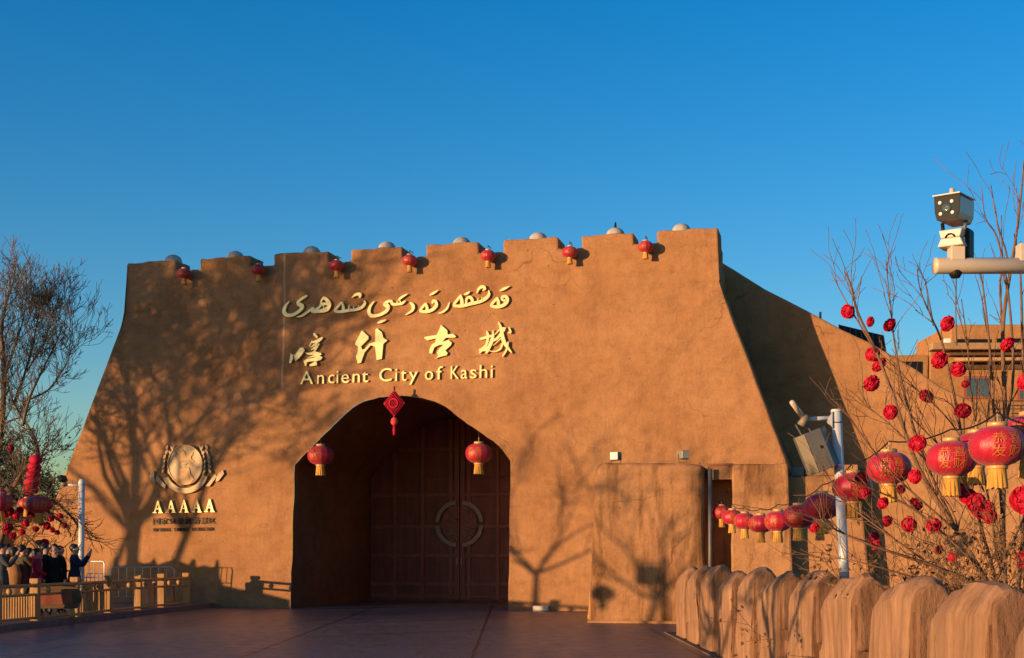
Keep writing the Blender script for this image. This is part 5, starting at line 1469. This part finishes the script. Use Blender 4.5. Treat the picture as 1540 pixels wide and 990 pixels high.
# ------------------------------------------------------------------ things outside the frame on the left whose shadows fall on the gate
hs_ = Vector((sdir.x, sdir.y, 0)).normalized()
def shadow_src(px, py, t_, d0=0):
    u, z = FU(px, py, d0); p = W(u, dfront(z) + d0, 0)
    return p + hs_ * t_
eu = Vector((cT, -sT, 0))
p = shadow_src(194, 880, 17); bare_tree('bare_tree', 'large bare tree standing left of the picture, shading the emblem wall', (p.x, p.y, 0), 12.4, .19, 31, 6, (.1, 0), (3, 4), .28, .10, rmin=.016, ratio=.66, limbs=7, spread=(15, 52))
p = shadow_src(243, 880, 20); bare_tree('bare_tree', 'second bare tree left of the picture behind the emblem-shading one', (p.x, p.y, 0), 11.8, .13, 34, 6, (eu.x * .7, eu.y * .7), (3, 4), .28, .10, rmin=.016, ratio=.66, limbs=7, spread=(15, 48))
p = shadow_src(150, 880, 26); bare_tree('bare_tree', 'third bare tree farther left of the picture, shading the gate corner', (p.x, p.y, 0), 12.6, .13, 57, 6, (eu.x * .9, eu.y * .9), (3, 4), .30, .10, rmin=.017, ratio=.65, limbs=7, spread=(15, 50))
p = shadow_src(806, 900, 19); bare_tree('bare_tree', 'slim bare tree left of the picture whose shadow falls right of the arch', (p.x, p.y, 0), 7.0, .085, 35, 5, (.1, .1), (2, 4), .30, .08, rmin=.009, limbs=6, spread=(25, 62))
p = W(FR(965, 900)[0], D2, 0) + hs_ * 22; bare_tree('bare_tree', 'crooked small tree left of the picture shading the adobe block', (p.x, p.y, 0), 6.0, .085, 38, 5, (.35, -.1), (2, 4), .30, .10, rmin=.010, limbs=5, spread=(25, 60))
# a pole with a box and a lantern stand there too; their shadows cross the block
pq = W(FR(1000, 900)[0], D2, 0) + hs_ * 20
t = thing('camera_pole', 'slim pole with a box on its arm standing left of the picture', 'pole', (pq.x, pq.y, 0))
tube('pole', [(0, 0, 0), (0, 0, 2.6)], .05, M_POLE, t, 10)
tube('cross_arm', [(0, 0, 2.5), tuple(eu * -.55 + Vector((0, 0, 2.5)))], .03, M_POLE, t, 8)
bm = bmesh.new(); box(bm, (-.62, -.12, 1.95), (-.25, .12, 2.42), Matrix.Rotation(-TH, 4, 'Z')); obj('case', bm, M_GREY, t)
pq = W(FR(905, 893)[0], D2, FR(905, 893)[1] + 19 * math.tan(SUN_EL)) + hs_ * 19
place(pq, .48, .3, 'red lantern hanging low left of the picture', 'lanterns in the left trees')
# wooded posts beside the path shade the fence
p = Vector((3.3, 16.5, 0)) + hs_ * 14; bare_tree('bare_tree', 'bare tree left of the picture shading the middle fence posts', (p.x, p.y, 0), 4.2, .12, 41, 5, (.2, .2), (3, 4), .22, .05, rmin=.02, limbs=5, spread=(20, 55))
p = Vector((3.3, 20.5, 0)) + hs_ * 18; bare_tree('bare_tree', 'second bare tree left of the picture shading the far fence posts', (p.x, p.y, 0), 3.8, .12, 42, 5, (-.2, .2), (3, 4), .22, .05, rmin=.02, limbs=5, spread=(20, 55))
# added unseen slab, outline projected from the wanted shadow on the gate's left foot
sil = [(166, 915), (168, 855), (171, 838), (178, 838), (180, 852), (192, 848), (205, 843), (215, 847), (226, 846), (232, 838), (237, 849), (246, 846), (258, 842), (272, 845), (284, 849), (289, 841), (294, 841), (296, 853), (308, 850), (322, 854), (325, 842), (329, 842), (331, 870), (336, 880), (360, 886), (392, 891), (436, 902), (440, 915)]
fr_, bk_ = [], []
for px, py in sil:
    u, z = FU(px, py); q = W(u, dfront(z), max(z, 0)) + sdir * 11.5 / math.cos(SUN_EL)
    if z <= .15: q.z = 0
    fr_.append(q); bk_.append(q + Vector((-.35, -.25, 0)))
bm = bmesh.new(); prism(bm, fr_, bk_); bmesh.ops.recalc_face_normals(bm, faces=bm.faces)
o = obj('added_shadow_slab', bm, M_ADOBE_OLD); prop(o, 'uneven slab added unseen left of the picture to shade the foot of the gate', 'wall')
